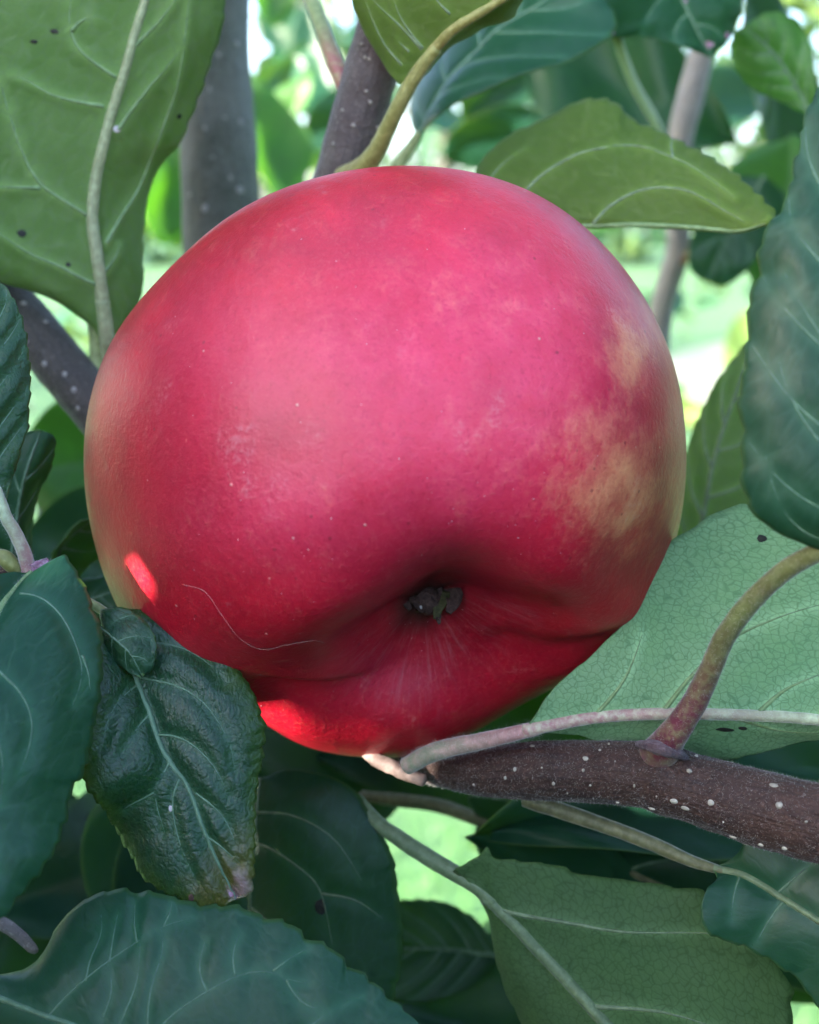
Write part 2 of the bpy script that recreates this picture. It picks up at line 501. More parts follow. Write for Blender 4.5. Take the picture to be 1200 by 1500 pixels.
    def on_surface(pts, w):
        out = []
        for p in pts:
            hit = bvh.find_nearest(Vector(p))
            q = np.array(hit[0]); nn = np.array(hit[1]); nn *= np.sign(nn @ (CAM - q)) or 1
            out.append((q, nn))
        q = np.array([a for a, b in out]); nn = np.array([b for a, b in out])
        for _ in range(6):
            q[1:-1] = .25 * q[:-2] + .5 * q[1:-1] + .25 * q[2:]
        return q + nn * (th + np.asarray(w)[:, None] * lift)
    mm = d0 / F
    for l in dense:
        if len(l) < 6: continue
        w = np.linspace(1, .12, len(l)) * vein_w * mm / 2
        sub('vein', tube('vein', on_surface(l, w), w, vm, 6), o)
    if ribs:
        w = np.linspace(rib_w[0], rib_w[1], 90) * mm / 2
        w[-12:] *= np.linspace(1, .25, 12)
        m2 = spline(pm, 90)
        ctr = on_surface(m2, w)
        sub('midrib', tube('midrib', ctr, w, rm, 12, rough=.06), o)
    if stalk is not None:
        sp = spline([(*P(a, b, c), wd * c / F / 2) for a, b, c, wd in stalk], 60)
        sub('stalk', tube('stalk', sp[:, :3], sp[:, 3], stalk_mat_ or rm, petiole_seg, rough=.05), o)
    for (x, y, rx, ry, nm, mt) in spots:
        hit = bvh.ray_cast(Vector(CAM), Vector(P(x, y, 1) - CAM).normalized())
        if hit[0] is None: continue
        q = np.array(hit[0]); nn = np.array(hit[1]); nn *= np.sign(nn @ (CAM - q)); dd = (q - CAM) @ FWD
        blob(nm, q + nn * th * 1.1, nn, rx * dd / F, ry * dd / F, .00006, mt, o, seed + int(x))
    LEAVES.append(o)
    return o

def blob_arrays(at, nn, rx, ry, h, seed=0, ax=None, n=12):
    nn = nn / np.linalg.norm(nn)
    a = ax if ax is not None else RIGHT
    a = a - nn * (a @ nn); a /= np.linalg.norm(a) + 1e-12
    b = np.cross(nn, a)
    V = [at + nn * h]; f = []
    for r, hh in ((.55, .8), (.9, .35), (1.0, -.6)):
        for k in range(n):
            t = 2 * math.pi * k / n
            w = 1 + .18 * mnoise.noise((math.cos(t) * 1.3, math.sin(t) * 1.3, seed * 1.7))
            V.append(at + a * math.cos(t) * rx * r * w + b * math.sin(t) * ry * r * w + nn * h * hh)
    for k in range(n):
        k2 = (k + 1) % n
        f.append((0, 1 + k, 1 + k2))
        for s in range(2):
            f.append((1 + s * n + k, 1 + (s + 1) * n + k, 1 + (s + 1) * n + k2, 1 + s * n + k2))
    return np.array(V), f

def blob(name, at, nn, rx, ry, h, mat, parent, seed=0, ax=None):
    V, f = blob_arrays(at, nn, rx, ry, h, seed, ax)
    return sub(name, make_mesh(name, V, f, mat), parent)

def child(name, me, parent, label=None, kind=None):
    o = link(name, me, parent)
    if label: o['label'] = label
    if kind: o['kind'] = kind
    return o

def mesh_bvh(me):
    return BVHTree.FromPolygons([v.co for v in me.vertices], [p.vertices[:] for p in me.polygons])

def limb(name, path, mat, parent, nseg=40, n=140, rough=.05, rscale=250, label=None):
    """branch from px, py, depth, full pixel width"""
    sp = spline([(*P(a, b, c), w * c / F / 2) for a, b, c, w in path], n)
    me = tube(name, sp[:, :3], sp[:, 3], mat, nseg, rough=rough, rscale=rscale)
    return child(name, me, parent, label), me

def lenticels(bark, me, spots, axis, mat=None):
    b = mesh_bvh(me)
    for (x, y, rx, ry) in spots:
        hit = b.ray_cast(Vector(CAM), Vector(P(x, y, 1) - CAM).normalized())
        if hit[0] is None: continue
        q = np.array(hit[0]); nn = np.array(hit[1]); dd = (q - CAM) @ FWD
        blob('lenticel', q, nn, rx * .82 * dd / F, ry * .82 * dd / F, .00022, mat or M_LENT, bark, int(x + y), axis)

def fuzz(name, mes, count, length, parent, w=.00001, mat=None, seed=3, sparse=None, kind='stuff'):
    """fine down: thin three-sided hairs standing on the surface, joined as one part"""
    rng = np.random.default_rng(seed)
    V = []; Fc = []
    for me in mes:
        co = np.empty(len(me.vertices) * 3, np.float32); me.vertices.foreach_get('co', co); co = co.reshape(-1, 3)
        no = np.empty(len(me.vertices) * 3, np.float32); me.vertices.foreach_get('normal', no); no = no.reshape(-1, 3)
        px = to_px(co)
        ok = ((no * (CAM - co)).sum(1) > -.002) & (px[:, 0] > -40) & (px[:, 0] < 1240) & (px[:, 1] > -40) & (px[:, 1] < 1540)
        if sparse is not None: ok &= sparse(px)
        idx = np.nonzero(ok)[0]
        if not len(idx): continue
        pick = rng.choice(idx, count)
        for i in pick:
            nrm = no[i] + rng.normal(0, .55, 3)
            nrm /= np.linalg.norm(nrm)
            t = np.cross(nrm, rng.normal(0, 1, 3)); t /= np.linalg.norm(t)
            t2 = np.cross(nrm, t)
            p = co[i] + rng.normal(0, .00025, 3)
            p = p - no[i] * ((p - co[i]) @ no[i])
            L = length * rng.uniform(.5, 1.3)
            k = len(V)
            tipv = p + nrm * L + t * L * rng.normal(0, .3)
            V += [p + t * w, p - t * w * .5 + t2 * w * .87, p - t * w * .5 - t2 * w * .87, tipv]
            Fc += [(k, k + 1, k + 3), (k + 1, k + 2, k + 3), (k + 2, k, k + 3)]
    if V:
        return child(name, make_mesh(name, np.array(V), Fc, mat or M_FUZZ, False), parent, None, kind)

#@@STRUCTURE
# ------------------------------------------------------------------ ground
def ground_mat():
    t = NT('lawn')
    ob = t.obj()
    n1 = t.noise(ob, .7, 4, .6); n2 = t.noise(ob, 9, 5, .65); n3 = t.noise(ob, 70, 3, .6)
    col = t.mix(t.remap(n1, .35, .65), (.06, .17, .06), (.10, .24, .09))
    col = t.mix(t.remap(n2, .4, .7, 0, .7), col, (.14, .28, .11))
    col = t.mix(t.remap(n3, .45, .7, 0, .6), col, (.035, .06, .015))
    p = t.n('BsdfPrincipled', {'Base Color': col, 'Roughness': .85, 'Normal': t.bump(n3, .02)})
    return t.done(p.outputs[0])
gv = []; gf = []
NG = 60
xs = np.sign(np.linspace(-1, 1, NG)) * np.abs(np.linspace(-1, 1, NG)) ** 2.2 * 120
ys = np.concatenate([-np.linspace(1, 0, 12, endpoint=False) ** 2 * 60, np.linspace(0, 1, NG - 12) ** 2.2 * 200])
for y in ys:
    for x in xs:
        gv.append((x, y, .05 * mnoise.noise((x * .4, y * .4, 0)) * min(1, abs(y) / 2)))
me = make_mesh('ground', np.array(gv), quadgrid(NG, NG, 0, True), ground_mat())
o = link('ground', me); o['kind'] = 'structure'

def sheet(name, pts, z, m):
    me = make_mesh(name, [(x, y, z + .05 * mnoise.noise((x * .4, y * .4, 0)) * min(1, abs(y) / 2)) for x, y in pts], [tuple(range(len(pts)))], m, False)
    o = link(name, me); o['kind'] = 'structure'
sheet('path', [(1.9, 8.6), (2.6, 8.2), (3.6, 8.5), (9, 9.2), (12, 17), (6.2, 14.6), (4.2, 13.8), (3.0, 12.2), (2.3, 10.8), (1.8, 9.6)], .06, plain_mat('sunlit dry grass', (.24, .27, .18), (.36, .38, .28), 40, .9, .01))  # pale sheet added for the sun-bright patch of dry grass

# grass blades near enough to show
def grass():
    n = 26000
    y = .5 + 6.5 * RNG.random(n) ** 1.4
    x = (RNG.random(n) - .5) * (1.2 + 1.5 * y)
    h = RNG.uniform(.03, .09, n); a = RNG.random(n) * 2 * np.pi; lean = RNG.normal(0, .5, (n, 2)) * h[:, None]
    w = RNG.uniform(.002, .004, n)
    b = np.stack([x, y, np.zeros(n)], -1)
    s = np.stack([np.cos(a) * w, np.sin(a) * w, np.zeros(n)], -1)
    m = b + np.stack([lean[:, 0] * .35, lean[:, 1] * .35, h * .6], -1)
    t = b + np.stack([lean[:, 0], lean[:, 1], h], -1)
    V = np.stack([b - s, b + s, m + s * .7, m - s * .7, t], 1).reshape(-1, 3)
    k = np.arange(n) * 5
    f = [(i, i + 1, i + 2, i + 3) for i in k] + [(i + 3, i + 2, i + 4) for i in k]
    t_ = NT('grass blade')
    nz = t_.noise(t_.obj(), 3.0, 3)
    col = t_.mix(t_.remap(nz, .35, .65), (.06, .16, .05), (.11, .23, .08))
    p = t_.n('BsdfPrincipled', {'Base Color': col, 'Roughness': .5})
    tr = t_.n('BsdfTranslucent', {'Color': (.18, .44, .12, 1)})
    m_ = t_.done(t_.n('MixShader', {0: .4, 1: p.outputs[0], 2: tr.outputs[0]}).outputs[0])
    o = link('grass', make_mesh('grass', V, f, m_, False)); o['kind'] = 'stuff'
grass()

# ------------------------------------------------------------------ low leaves for the further foliage
def small_leaf(name, seed, L=.075, W=.021, top=M_TOP, und=M_UND, nu=14, nh=3):
    """closed blade, base at the origin, pointing along +X, upper face +Z"""
    rng = np.random.default_rng(seed)
    u = np.linspace(0, 1, nu)
    wid = W * np.sin(np.pi * u ** .8) ** .75 * (1 - .15 * u)
    wid[0] = wid[-1] = .0006
    droop = rng.uniform(-.35, .1); fold = rng.uniform(.1, .55); tw = rng.uniform(-.5, .5)
    vv = np.linspace(-1, 1, 2 * nh + 1)
    G = np.zeros((nu, len(vv), 3))
    for j, v in enumerate(vv):
        y = v * wid
        z = abs(v) * wid * fold + droop * L * u ** 2 + .002 * np.sin(u * 11 + v * 3 + seed)
        an = tw * u
        G[:, j] = np.stack([u * L, y * np.cos(an) - z * .2 * np.sin(an), z + y * np.sin(an)], -1)
    V = G.reshape(-1, 3); n1 = len(V); nvv = len(vv)
    A = V + [0, 0, .00015]; B = V - [0, 0, .00015]
    fa = quadgrid(nu, nvv); fb = quadgrid(nu, nvv, n1, True)
    me = make_mesh(name, np.vstack([A, B]), np.vstack([fa, fb]), [top, und], True, np.concatenate([np.zeros(len(fa)), np.ones(len(fb))]))
    luv = np.stack([np.repeat(u[:, None], nvv, 1), np.repeat((vv[None] + 1) / 2, nu, 0)], -1).reshape(-1, 2)
    muv = np.stack([V[:, 0] * 1000, V[:, 1] * 1000], -1)
    set_uv(me, 'leaf', np.vstack([luv, luv])); set_uv(me, 'metric', np.vstack([muv, muv]))
    return me
SMALL = [small_leaf('leaf', k, L=.07 + .004 * (k % 4), top=(M_TOP, M_LIME, M_TOP_DARK, M_TOP)[k % 4]) for k in range(8)]
SMALL_HI = [small_leaf('leaf', k, L=.07 + .004 * (k % 4), top=(M_TOP, M_LIME, M_TOP_DARK, M_TOP)[k % 4], nu=40, nh=9) for k in range(8)]
SCO = []
for me in SMALL:
    co = np.empty(len(me.vertices) * 3, np.float32); me.vertices.foreach_get('co', co); SCO.append(co.reshape(-1, 3))

def rot(rng, up=.6):
    """random leaf orientation, upper face mostly skyward, tip drooping"""
    az = rng.uniform(0, 2 * math.pi)
    tilt = rng.normal(-.35, .45); roll = rng.normal(0, .55)
    return (Matrix.Rotation(az, 3, 'Z') @ Matrix.Rotation(-tilt, 3, 'Y') @ Matrix.Rotation(roll, 3, 'X'))

def join_leaves(name, placed, mats=(M_TOP, M_UND)):
    """many leaves in one mesh: placed = [(variant, R, at, scale)]"""
    V = []; Fq = []; mi = []; lu = []; mu = []; off = 0
    for (k, R, at, s) in placed:
        me = SMALL[k]
        co = SCO[k] @ np.array(R).T * s + at
        V.append(co)
        nf = len(me.polygons)
        fi = np.empty(nf * 4, np.int32); me.polygons.foreach_get('vertices', fi)
        Fq.append(fi.reshape(-1, 4) + off)
        m = np.empty(nf, np.int32); me.polygons.foreach_get('material_index', m); mi.append(m)
        mu.append(SCO[k][:, :2] * 1000 + 13.7 * len(V))
        lu.append(np.stack([SCO[k][:, 0] / .08, SCO[k][:, 1] / .05 + .5], -1))
        off += len(co)
    me = make_mesh(name, np.vstack(V), np.vstack(Fq), list(mats), True, np.concatenate(mi))
    set_uv(me, 'leaf', np.vstack(lu)); set_uv(me, 'metric', np.vstack(mu))
    return me

# ------------------------------------------------------------------ trees further off
def orchard_tree(x, y, h, r, n, label, seed, z0=None, size=.11, group='trees beyond the lawn'):
    rng = np.random.default_rng(seed)
    t = thing('fruit_tree', label, 'tree', (x, y, 0), group)
    pts = np.array([(x, y, -.05), (x + rng.normal(0, .05), y, h * .3), (x + rng.normal(0, .1), y + rng.normal(0, .1), h * .85)])
    tr = child('trunk', tube('trunk', spline(pts, 20), np.linspace(.07, .02, 20), M_BARK_GREY, 12, rough=.1, rscale=12), t)
    for k in range(7):
        a = k * 2.4 + rng.random(); z = h * rng.uniform(.25, .6)
        e = np.array([x + math.cos(a) * r * .8, y + math.sin(a) * r * .8, z + h * .25])
        sub('limb', tube('limb', spline([np.array([x, y, z]), (np.array([x, y, z]) + e) / 2 + [0, 0, -.06], e], 12), np.linspace(.03, .008, 12), M_BARK_GREY, 8), tr)
    zc = z0 if z0 is not None else h * .62
    cl = [(rng.normal(0, .45, 3) * [r, r, h * .3] + [x, y, zc]) for _ in range(22)]
    placed = []
    for i in range(n):
        c = cl[rng.integers(len(cl))]
        p = c + rng.normal(0, .25 * r, 3)
        if p[2] < .25: continue
        placed.append((int(rng.integers(8)), rot(rng), p, size / .075 * rng.uniform(.7, 1.3)))
    cr = child('crown', join_leaves('crown', placed), t)
    return t
for args in ((-2.6, 4.2, 3.2, 1.3, 1500, 'broad leafy fruit tree blurred behind the grey stem', 21),
             (.25, 5.4, 4.2, 1.5, 1700, 'leafy fruit tree blurred above the top of the apple', 22),
             (3.9, 5.6, 4.0, 1.5, 1400, 'leafy fruit tree blurred behind the thin pale twig', 23),
             (-6.0, 9.0, 4.2, 2.2, 1400, 'tall tree far off to the side of the lawn', 24),
             (5.6, 24., 6.5, 3.6, 1600, 'far dark tree beyond the sunny lawn', 25),
             (7.5, 10., 4.2, 2.2, 1200, 'far tree at the other side of the lawn', 26)):
    orchard_tree(*args, size=.11 if args[1] < 7 else .2)
def hedge():
    rng = np.random.default_rng(5)
    placed = []
    for i in range(7000):
        p = np.array([rng.uniform(-40, 40), 38 + rng.normal(0, .8), abs(rng.normal(0, 1.0)) ** .7 * 2.6])
        placed.append((int(rng.integers(8)), rot(rng), p, 7.5 * rng.uniform(.7, 1.3)))
    o = link('hedge', join_leaves('hedge', placed))
    o['label'] = 'dark leafy hedge closing the far end of the lawn'; o['category'] = 'hedge'
hedge()

#@@APPLE
# ------------------------------------------------------------------ the apple
AC = P(566, 672, .1628)                       # centre
AR = .0424
A_AX = RIGHT * .22 - UP * .752 - FWD * .62; A_AX /= np.linalg.norm(A_AX)      # axis, towards the calyx
E1 = np.cross(A_AX, RIGHT); E1 /= np.linalg.norm(E1)                          # "up the picture" side of the calyx
E2 = np.cross(A_AX, E1)
def sstep(a, b, x):
    t = np.clip((x - a) / (b - a), 0, 1); return t * t * (3 - 2 * t)
def apple_mesh():
    prof = np.array([(0, .60), (.06, .602), (.12, .618), (.19, .66), (.28, .72), (.38, .772), (.50, .793), (.62, .762), (.75, .675), (.88, .50), (.965, .28),
                     (1.0, .06), (.99, -.13), (.935, -.29), (.83, -.42), (.67, -.53), (.47, -.57), (.28, -.52), (.14, -.40), (.04, -.29), (0, -.27)])
    nt, nphi = 420, 560
    pr = spline(np.c_[prof, np.zeros(len(prof))], nt)[:, :2]
    ph = np.linspace(0, 2 * np.pi, nphi, endpoint=False)
    rho = pr[:, :1].repeat(nphi, 1); h = pr[:, 1:].repeat(nphi, 1)
    T = np.linspace(0, 1, nt)[:, None]
    # ribs round the calyx, uneven
    rib = np.cos(5 * (ph - .55)) * .6 + .5 * np.cos(2 * ph + .8) + .3 * np.cos(3 * ph - 1.0)
    wv = np.exp(-((T - .17) / .12) ** 2)
    rho = rho * (1 + .022 * rib[None] * np.exp(-((T - .25) / .25) ** 2))
    h = h + .030 * rib[None] * wv
    # gentle overall unevenness
    lump = .012 * np.cos(2 * ph + 1.1)[None] * np.sin(np.pi * T) + .010 * np.cos(ph - .6)[None] * np.sin(np.pi * T)
    rho = rho * (1 + lump)
    V = AC + AR * (rho[..., None] * (np.cos(ph)[None, :, None] * E1 + np.sin(ph)[None, :, None] * E2) + h[..., None] * A_AX)
    V = V.reshape(-1, 3)
    idx = np.arange(nt)[:, None] * nphi
    k = np.arange(nphi); k2 = (k + 1) % nphi
    f = []
    a = (idx[:-1] + k).ravel(); b = (idx[:-1] + k2).ravel(); c = (idx[1:] + k2).ravel(); d = (idx[1:] + k).ravel()
    fac = np.stack([a, d, c, b], -1)
    # fold running from the calyx out between two ribs, and a shallower one on the other side
    px = to_px(V)
    nrm = V - AC; nrm /= np.linalg.norm(nrm, axis=1)[:, None]
    front = sstep(.004, .045, (nrm * (CAM - V)).sum(1))
    def dent(cx, cy, sx, sy, amp, V):
        w = np.exp(-((px[:, 0] - cx) / sx) ** 2 - ((px[:, 1] - cy) / sy) ** 2) * sstep(-.09, -.02, (nrm * (CAM - V)).sum(1))
        return V + nrm * (amp * AR * w)[:, None]
    def groove(poly, amp, wu, wd, V, grow=.15):
        pl = spline([(x, y, 0) for x, y in poly], 120)[:, :2]
        q = px[:, :2]
        best = np.full(len(q), 1e9); sg = np.zeros(len(q)); en = np.zeros(len(q))
        for i in range(len(pl) - 1):
            s = pl[i + 1] - pl[i]; L = np.linalg.norm(s); s = s / L
            r = q - pl[i]
            al = np.clip(r @ s, 0, L)
            dv = r - al[:, None] * s
            dd = np.linalg.norm(dv, axis=1)
            m = dd < best
            best[m] = dd[m]
            sg[m] = (s[0] * dv[:, 1] - s[1] * dv[:, 0])[m]
            en[m] = (i + .5) / (len(pl) - 1)
        w = np.where(sg < 0, wu, wd)          # poly runs right to left: sg < 0 below
        fade = sstep(0, grow, en) * sstep(1, .72, en) if True else 1
        fall = np.exp(-(best / w) ** 2)
        amt = amp * AR * fall * front * fade
        return V - nrm * amt[:, None]
    V = dent(455, 915, 130, 55, .070, V)
    V = dent(830, 888, 105, 52, .095, V)
    V = dent(665, 850, 65, 55, -.030, V)
    V = dent(590, 1010, 75, 45, .045, V)
    V = groove([(640, 940), (595, 965), (548, 993), (490, 1016), (430, 1024), (380, 1020), (320, 1000)], .075, 70, 24, V, .45)
    V = groove([(940, 925), (880, 955), (810, 968), (745, 950), (690, 915)], .058, 75, 46, V, .25)
    V = dent(350, 1080, 75, 60, -.050, V)
    V = dent(540, 1030, 110, 55, .040, V)
    V = dent(330, 840, 130, 100, .020, V)
    V = dent(250, 400, 120, 110, -.020, V)
    V = dent(880, 400, 120, 120, -.012, V)
    V = dent(420, 620, 60, 110, -.010, V)
    me = make_mesh('skin', V, fac, [])
    px = to_px(V)
    x, y = px[:, 0], px[:, 1]
    def g(cx, cy, sx, sy): return np.exp(-((x - cx) / sx) ** 2 - ((y - cy) / sy) ** 2)
    n1 = np.array([mnoise.noise(Vector(p) * 70) for p in V]); n2 = np.array([mnoise.noise(Vector(p) * 190) for p in V])
    wob = 1 + .5 * n1 + .35 * n2
    yel = (1.0 * g(905, 735, 58, 62) + .70 * g(925, 510, 38, 55) + .40 * g(865, 640, 70, 55) + .12 * g(740, 440, 80, 60) + .15 * g(690, 640, 60, 70) + .15 * g(810, 720, 70, 50)
           + .05 * g(930, 800, 60, 60) + .10 * g(140, 590, 18, 50) + .08 * g(560, 430, 120, 60)) * wob
    pale = (.75 * g(590, 520, 260, 210) + .6 * g(760, 640, 210, 150) + .5 * g(420, 740, 180, 110) + .45 * g(800, 420, 130, 150) + .5 * g(330, 560, 130, 130) + .5 * g(590, 1000, 90, 45)) * (1 + .35 * n1)  # pink sky sheen painted into the skin colour where highlights fall
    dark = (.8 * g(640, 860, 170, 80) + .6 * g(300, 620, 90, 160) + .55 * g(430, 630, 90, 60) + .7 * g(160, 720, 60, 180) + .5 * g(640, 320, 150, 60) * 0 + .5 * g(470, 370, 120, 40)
            + .55 * g(800, 960, 200, 60) + .4 * g(720, 560, 35, 60) + .5 * g(330, 960, 200, 60)) * (1 + .6 * n1 + .4 * n2)  # darker blotches, plus shade painted into the basin, folds and left edge
    tt = np.repeat(np.linspace(0, 1, nt), nphi)
    set_attr(me, 'yellow', np.clip(yel, 0, 1)); set_attr(me, 'painted_sheen', np.clip(pale, 0, 1)); set_attr(me, 'dark', np.clip(dark, 0, 1))
    set_attr(me, 'core', sstep(.055, .012, tt))
    set_attr(me, 'basin', sstep(.17, .05, tt))
    set_uv(me, 'polar', np.stack([np.tile(ph, nt) * 6, tt * 8], -1))
    return me

def skin_mat():
    t = NT('apple skin')
    ob = t.obj()
    yel, blo, dk, core, basin = (t.attr(k) for k in ('yellow', 'painted_sheen', 'dark', 'core', 'basin'))
    n_big = t.noise(ob, 60, 5, .6, .3); n_mid = t.noise(ob, 260, 5, .65, .2); n_fine = t.noise(ob, 1500, 4, .7); n_vf = t.noise(ob, 4200, 2, .6)
    str_ = t.noise(t.uv('polar'), 3.0, 5, .65, .3)
    col = t.mix(t.remap(n_big, .38, .62), (.32, .0015, .012), (.53, .006, .024))
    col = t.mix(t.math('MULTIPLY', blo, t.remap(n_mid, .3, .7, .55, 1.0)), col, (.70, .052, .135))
    ydrv = t.math('ADD', yel, t.math('MULTIPLY', t.math('SUBTRACT', n_mid, .5), .8))
    ydrv = t.math('ADD', ydrv, t.math('MULTIPLY', t.math('SUBTRACT', n_fine, .5), .5))
    ydrv = t.math('ADD', ydrv, t.math('MULTIPLY', t.math('SUBTRACT', str_, .5), .5))
    col = t.mix(t.remap(ydrv, .02, 1.25, 0, .92, True), col, (.95, .48, .22))
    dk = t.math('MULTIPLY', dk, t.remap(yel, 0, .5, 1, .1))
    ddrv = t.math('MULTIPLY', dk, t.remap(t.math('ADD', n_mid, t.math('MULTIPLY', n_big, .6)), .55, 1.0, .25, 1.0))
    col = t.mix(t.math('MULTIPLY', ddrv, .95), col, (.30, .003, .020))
    # mottled grain of the skin
    col = t.mix(t.remap(n_fine, .52, .74, 0, .18), col, (.62, .12, .14))
    col = t.mix(t.math('MULTIPLY', t.remap(n_fine, .46, .28, 0, .40), t.remap(yel, 0, .5, 1, .2)), col, (.30, .006, .028))
    col = t.mix(t.remap(n_vf, .58, .76, 0, .10), col, (.70, .30, .27))
    # scattered corky dots
    v = t.vor(ob, 260, 'F1'); rc = t.n('SeparateColor', {0: v.outputs['Color']}).outputs
    dot = t.math('MULTIPLY', t.remap(v.outputs['Distance'], .025, .06, 1, 0), t.math('GREATER_THAN', rc[0], .66))
    col = t.mix(t.math('MULTIPLY', dot, .65), col, (.66, .42, .36))
    v2 = t.vor(ob, 480, 'F1'); rc2 = t.n('SeparateColor', {0: v2.outputs['Color']}).outputs
    dot2 = t.math('MULTIPLY', t.remap(v2.outputs['Distance'], .06, .13, 1, 0), t.math('GREATER_THAN', rc2[0], .84))
    col = t.mix(t.math('MULTIPLY', dot2, .55), col, (.16, .02, .03))
    # rub marks and russet in the basin
    scuff = t.math('MULTIPLY', t.remap(t.noise(ob, 130, 2, .5), .66, .72), t.remap(n_fine, .48, .62))
    col = t.mix(t.math('MULTIPLY', scuff, .16), col, (.52, .36, .42))
    rus = t.math('MULTIPLY', basin, t.remap(t.noise(t.uv('polar'), 2.2, 5, .7, .4), .50, .72))
    col = t.mix(t.math('MULTIPLY', rus, .30), col, (.45, .22, .25))
    col = t.mix(core, col, (.035, .015, .012))
    rough = t.remap(n_fine, .3, .7, .33, .44)
    b = t.bump(t.math('ADD', n_fine, t.math('MULTIPLY', n_mid, 2.0)), .00009, .9)
    b = t.bump(dot, .00006, .8, b)
    p = t.n('BsdfPrincipled', {'Base Color': col, 'Roughness': rough, 'Specular IOR Level': .42, 'Normal': b,
                               'Sheen Weight': .0, 'Sheen Roughness': .4, 'Subsurface Weight': .10, 'Subsurface Scale': .004})
    t.set(p, 'Subsurface Radius', (1, .25, .15)); t.set(p, 'Sheen Tint', (1, .80, .90, 1))
    return t.done(p.outputs[0])

apple = thing('apple', 'large round red and pink apple with yellow patches, hanging with its flower end forward', 'apple', AC + A_AX * AR * -.3)
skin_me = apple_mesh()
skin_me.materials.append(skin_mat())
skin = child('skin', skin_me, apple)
SKIN_BVH = mesh_bvh(skin_me)
# stalk in the hollow behind
sp = spline([AC - A_AX * AR * .30, AC - A_AX * AR * .60 + E1 * .001, AC - A_AX * AR * 1.02 + E1 * .006], 20)
child('stalk', tube('stalk', sp, np.linspace(.0013, .0016, 20), M_PET_DARK, 12, rough=.06), apple)
# withered flower remains
cal = child('calyx', None, apple) if False else None
def on_skin(x, y):
    hit = SKIN_BVH.ray_cast(Vector(CAM), Vector(P(x, y, 1) - CAM).normalized())
    return np.array(hit[0]), np.array(hit[1])
def strip(pts, w, th, wtip=.3):
    """bent flat strip with thickness along 3D pts, facing the camera"""
    p = spline(pts, 14)
    tg = np.gradient(p, axis=0); tg /= np.linalg.norm(tg, axis=1)[:, None]
    V = []; f = []
    for i in range(14):
        s = np.cross(tg[i], CAM - p[i]); s /= np.linalg.norm(s)
        nn = np.cross(s, tg[i])
        ww = w * (np.interp(i / 13, [0, .35, 1], [.8, 1, wtip]))
        for a, b in ((-1, -1), (-.4, -1.6), (.4, -1.6), (1, -1), (1, 1), (.4, .5), (-.4, .5), (-1, 1)):
            q = p[i] + s * a * ww + nn * b * th
            V.append(q + .00012 * np.array(mnoise.noise_vector(Vector(q) * 2200)))
    for i in range(13):
        for k in range(8):
            f.append((i * 8 + k, i * 8 + (k + 1) % 8, (i + 1) * 8 + (k + 1) % 8, (i + 1) * 8 + k))
    f.append(tuple(range(7, -1, -1))); f.append(tuple(13 * 8 + k for k in range(8)))
    return np.array(V), f
cp, cn = AC + A_AX * AR * .60, A_AX
CX, CY, CD = to_px(cp[None])[0]
print('calyx at px', CX, CY, CD)
V, f, _ = tube_arrays(np.array([cp - cn * .001, cp + cn * .0006, cp + cn * .0017]), [.0019, .0018, .0013], 14, rough=.25, rscale=900)
calyx = child('calyx', make_mesh('calyx', V, f, M_SEPAL), apple)
def sepal(pxs, w, mat):
    pts = [P(x, y, CD + dz) for x, y, dz in pxs]
    V, f = strip(pts, w, .00016)
    sub('sepal', make_mesh('sepal', V, f, mat), calyx)
dx, dy = CX - 642, CY - 893
for pxs, w, mat in (([(632, 864, .0016), (629, 880, .0000), (633, 898, -.0016), (640, 910, -.0014)], .0017, M_SEPAL),
                    ([(648, 866, .0012), (652, 882, -.0002), (649, 900, -.0012)], .0014, M_SEPAL),
                    ([(668, 880, .0004), (660, 902, -.0014), (655, 922, -.0022)], .0010, M_SEPAL_GREEN),
                    ([(655, 912, -.0016), (659, 921, -.0022), (661, 929, -.0024)], .0005, M_SEPAL),
                    ([(676, 872, .0008), (682, 892, -.0004), (674, 912, -.0016)], .0013, M_SEPAL),
                    ([(616, 876, .0010), (612, 894, -.0006), (618, 908, -.0012)], .0009, M_SEPAL)):
    sepal([(x + dx, y + dy, z) for x, y, z in pxs], w, mat)
V, f = blob_arrays(P(634 + dx, 904 + dy, CD - .0016), -FWD, .00035, .0003, .0002, 3)
sub('fluff', make_mesh('fluff', V, f, M_DUST), calyx)
# a stray hair lying on the skin
pts = []
for x, y in spline([(268, 856, 0), (300, 866, 0), (325, 900, 0), (352, 935, 0), (385, 951, 0), (420, 944, 0), (458, 938, 0), (475, 941, 0)], 60)[:, :2]:
    q, nn = on_skin(x, y); pts.append(q + nn * .00006)
hair = thing('fibre', 'fine pale fibre lying curled on the lower left of the apple', 'fibre', pts[0])
child('strand', tube('strand', np.array(pts), np.full(60, .000009), M_FUZZ, 5), hair)
# dust specks sitting on the skin
Vs = []; Fs = []
for i in range(120):
    a = RNG.random() * 2 * np.pi; r = math.sqrt(RNG.random())
    x, y = 568 + 430 * r * math.cos(a), 680 + 415 * r * math.sin(a)
    if i > 60: x, y = RNG.normal(640, 170), RNG.normal(850, 95)
    hit = SKIN_BVH.ray_cast(Vector(CAM), Vector(P(x, y, 1) - CAM).normalized())
    if hit[0] is None: continue
    s = RNG.uniform(.00003, .000075)
    V, f = blob_arrays(np.array(hit[0]), np.array(hit[1]), s * RNG.uniform(.8, 2.2), s, s * .4, i, n=6, ax=RNG.normal(0, 1, 3))
    k = sum(len(v) for v in Vs)
    Vs.append(V); Fs += [tuple(j + k for j in q) for q in f]
child('dust', make_mesh('dust', np.vstack(Vs), Fs, plain_mat('pinkish dust', (.45, .22, .26), (.6, .42, .44), 1500)), apple, None, 'stuff')

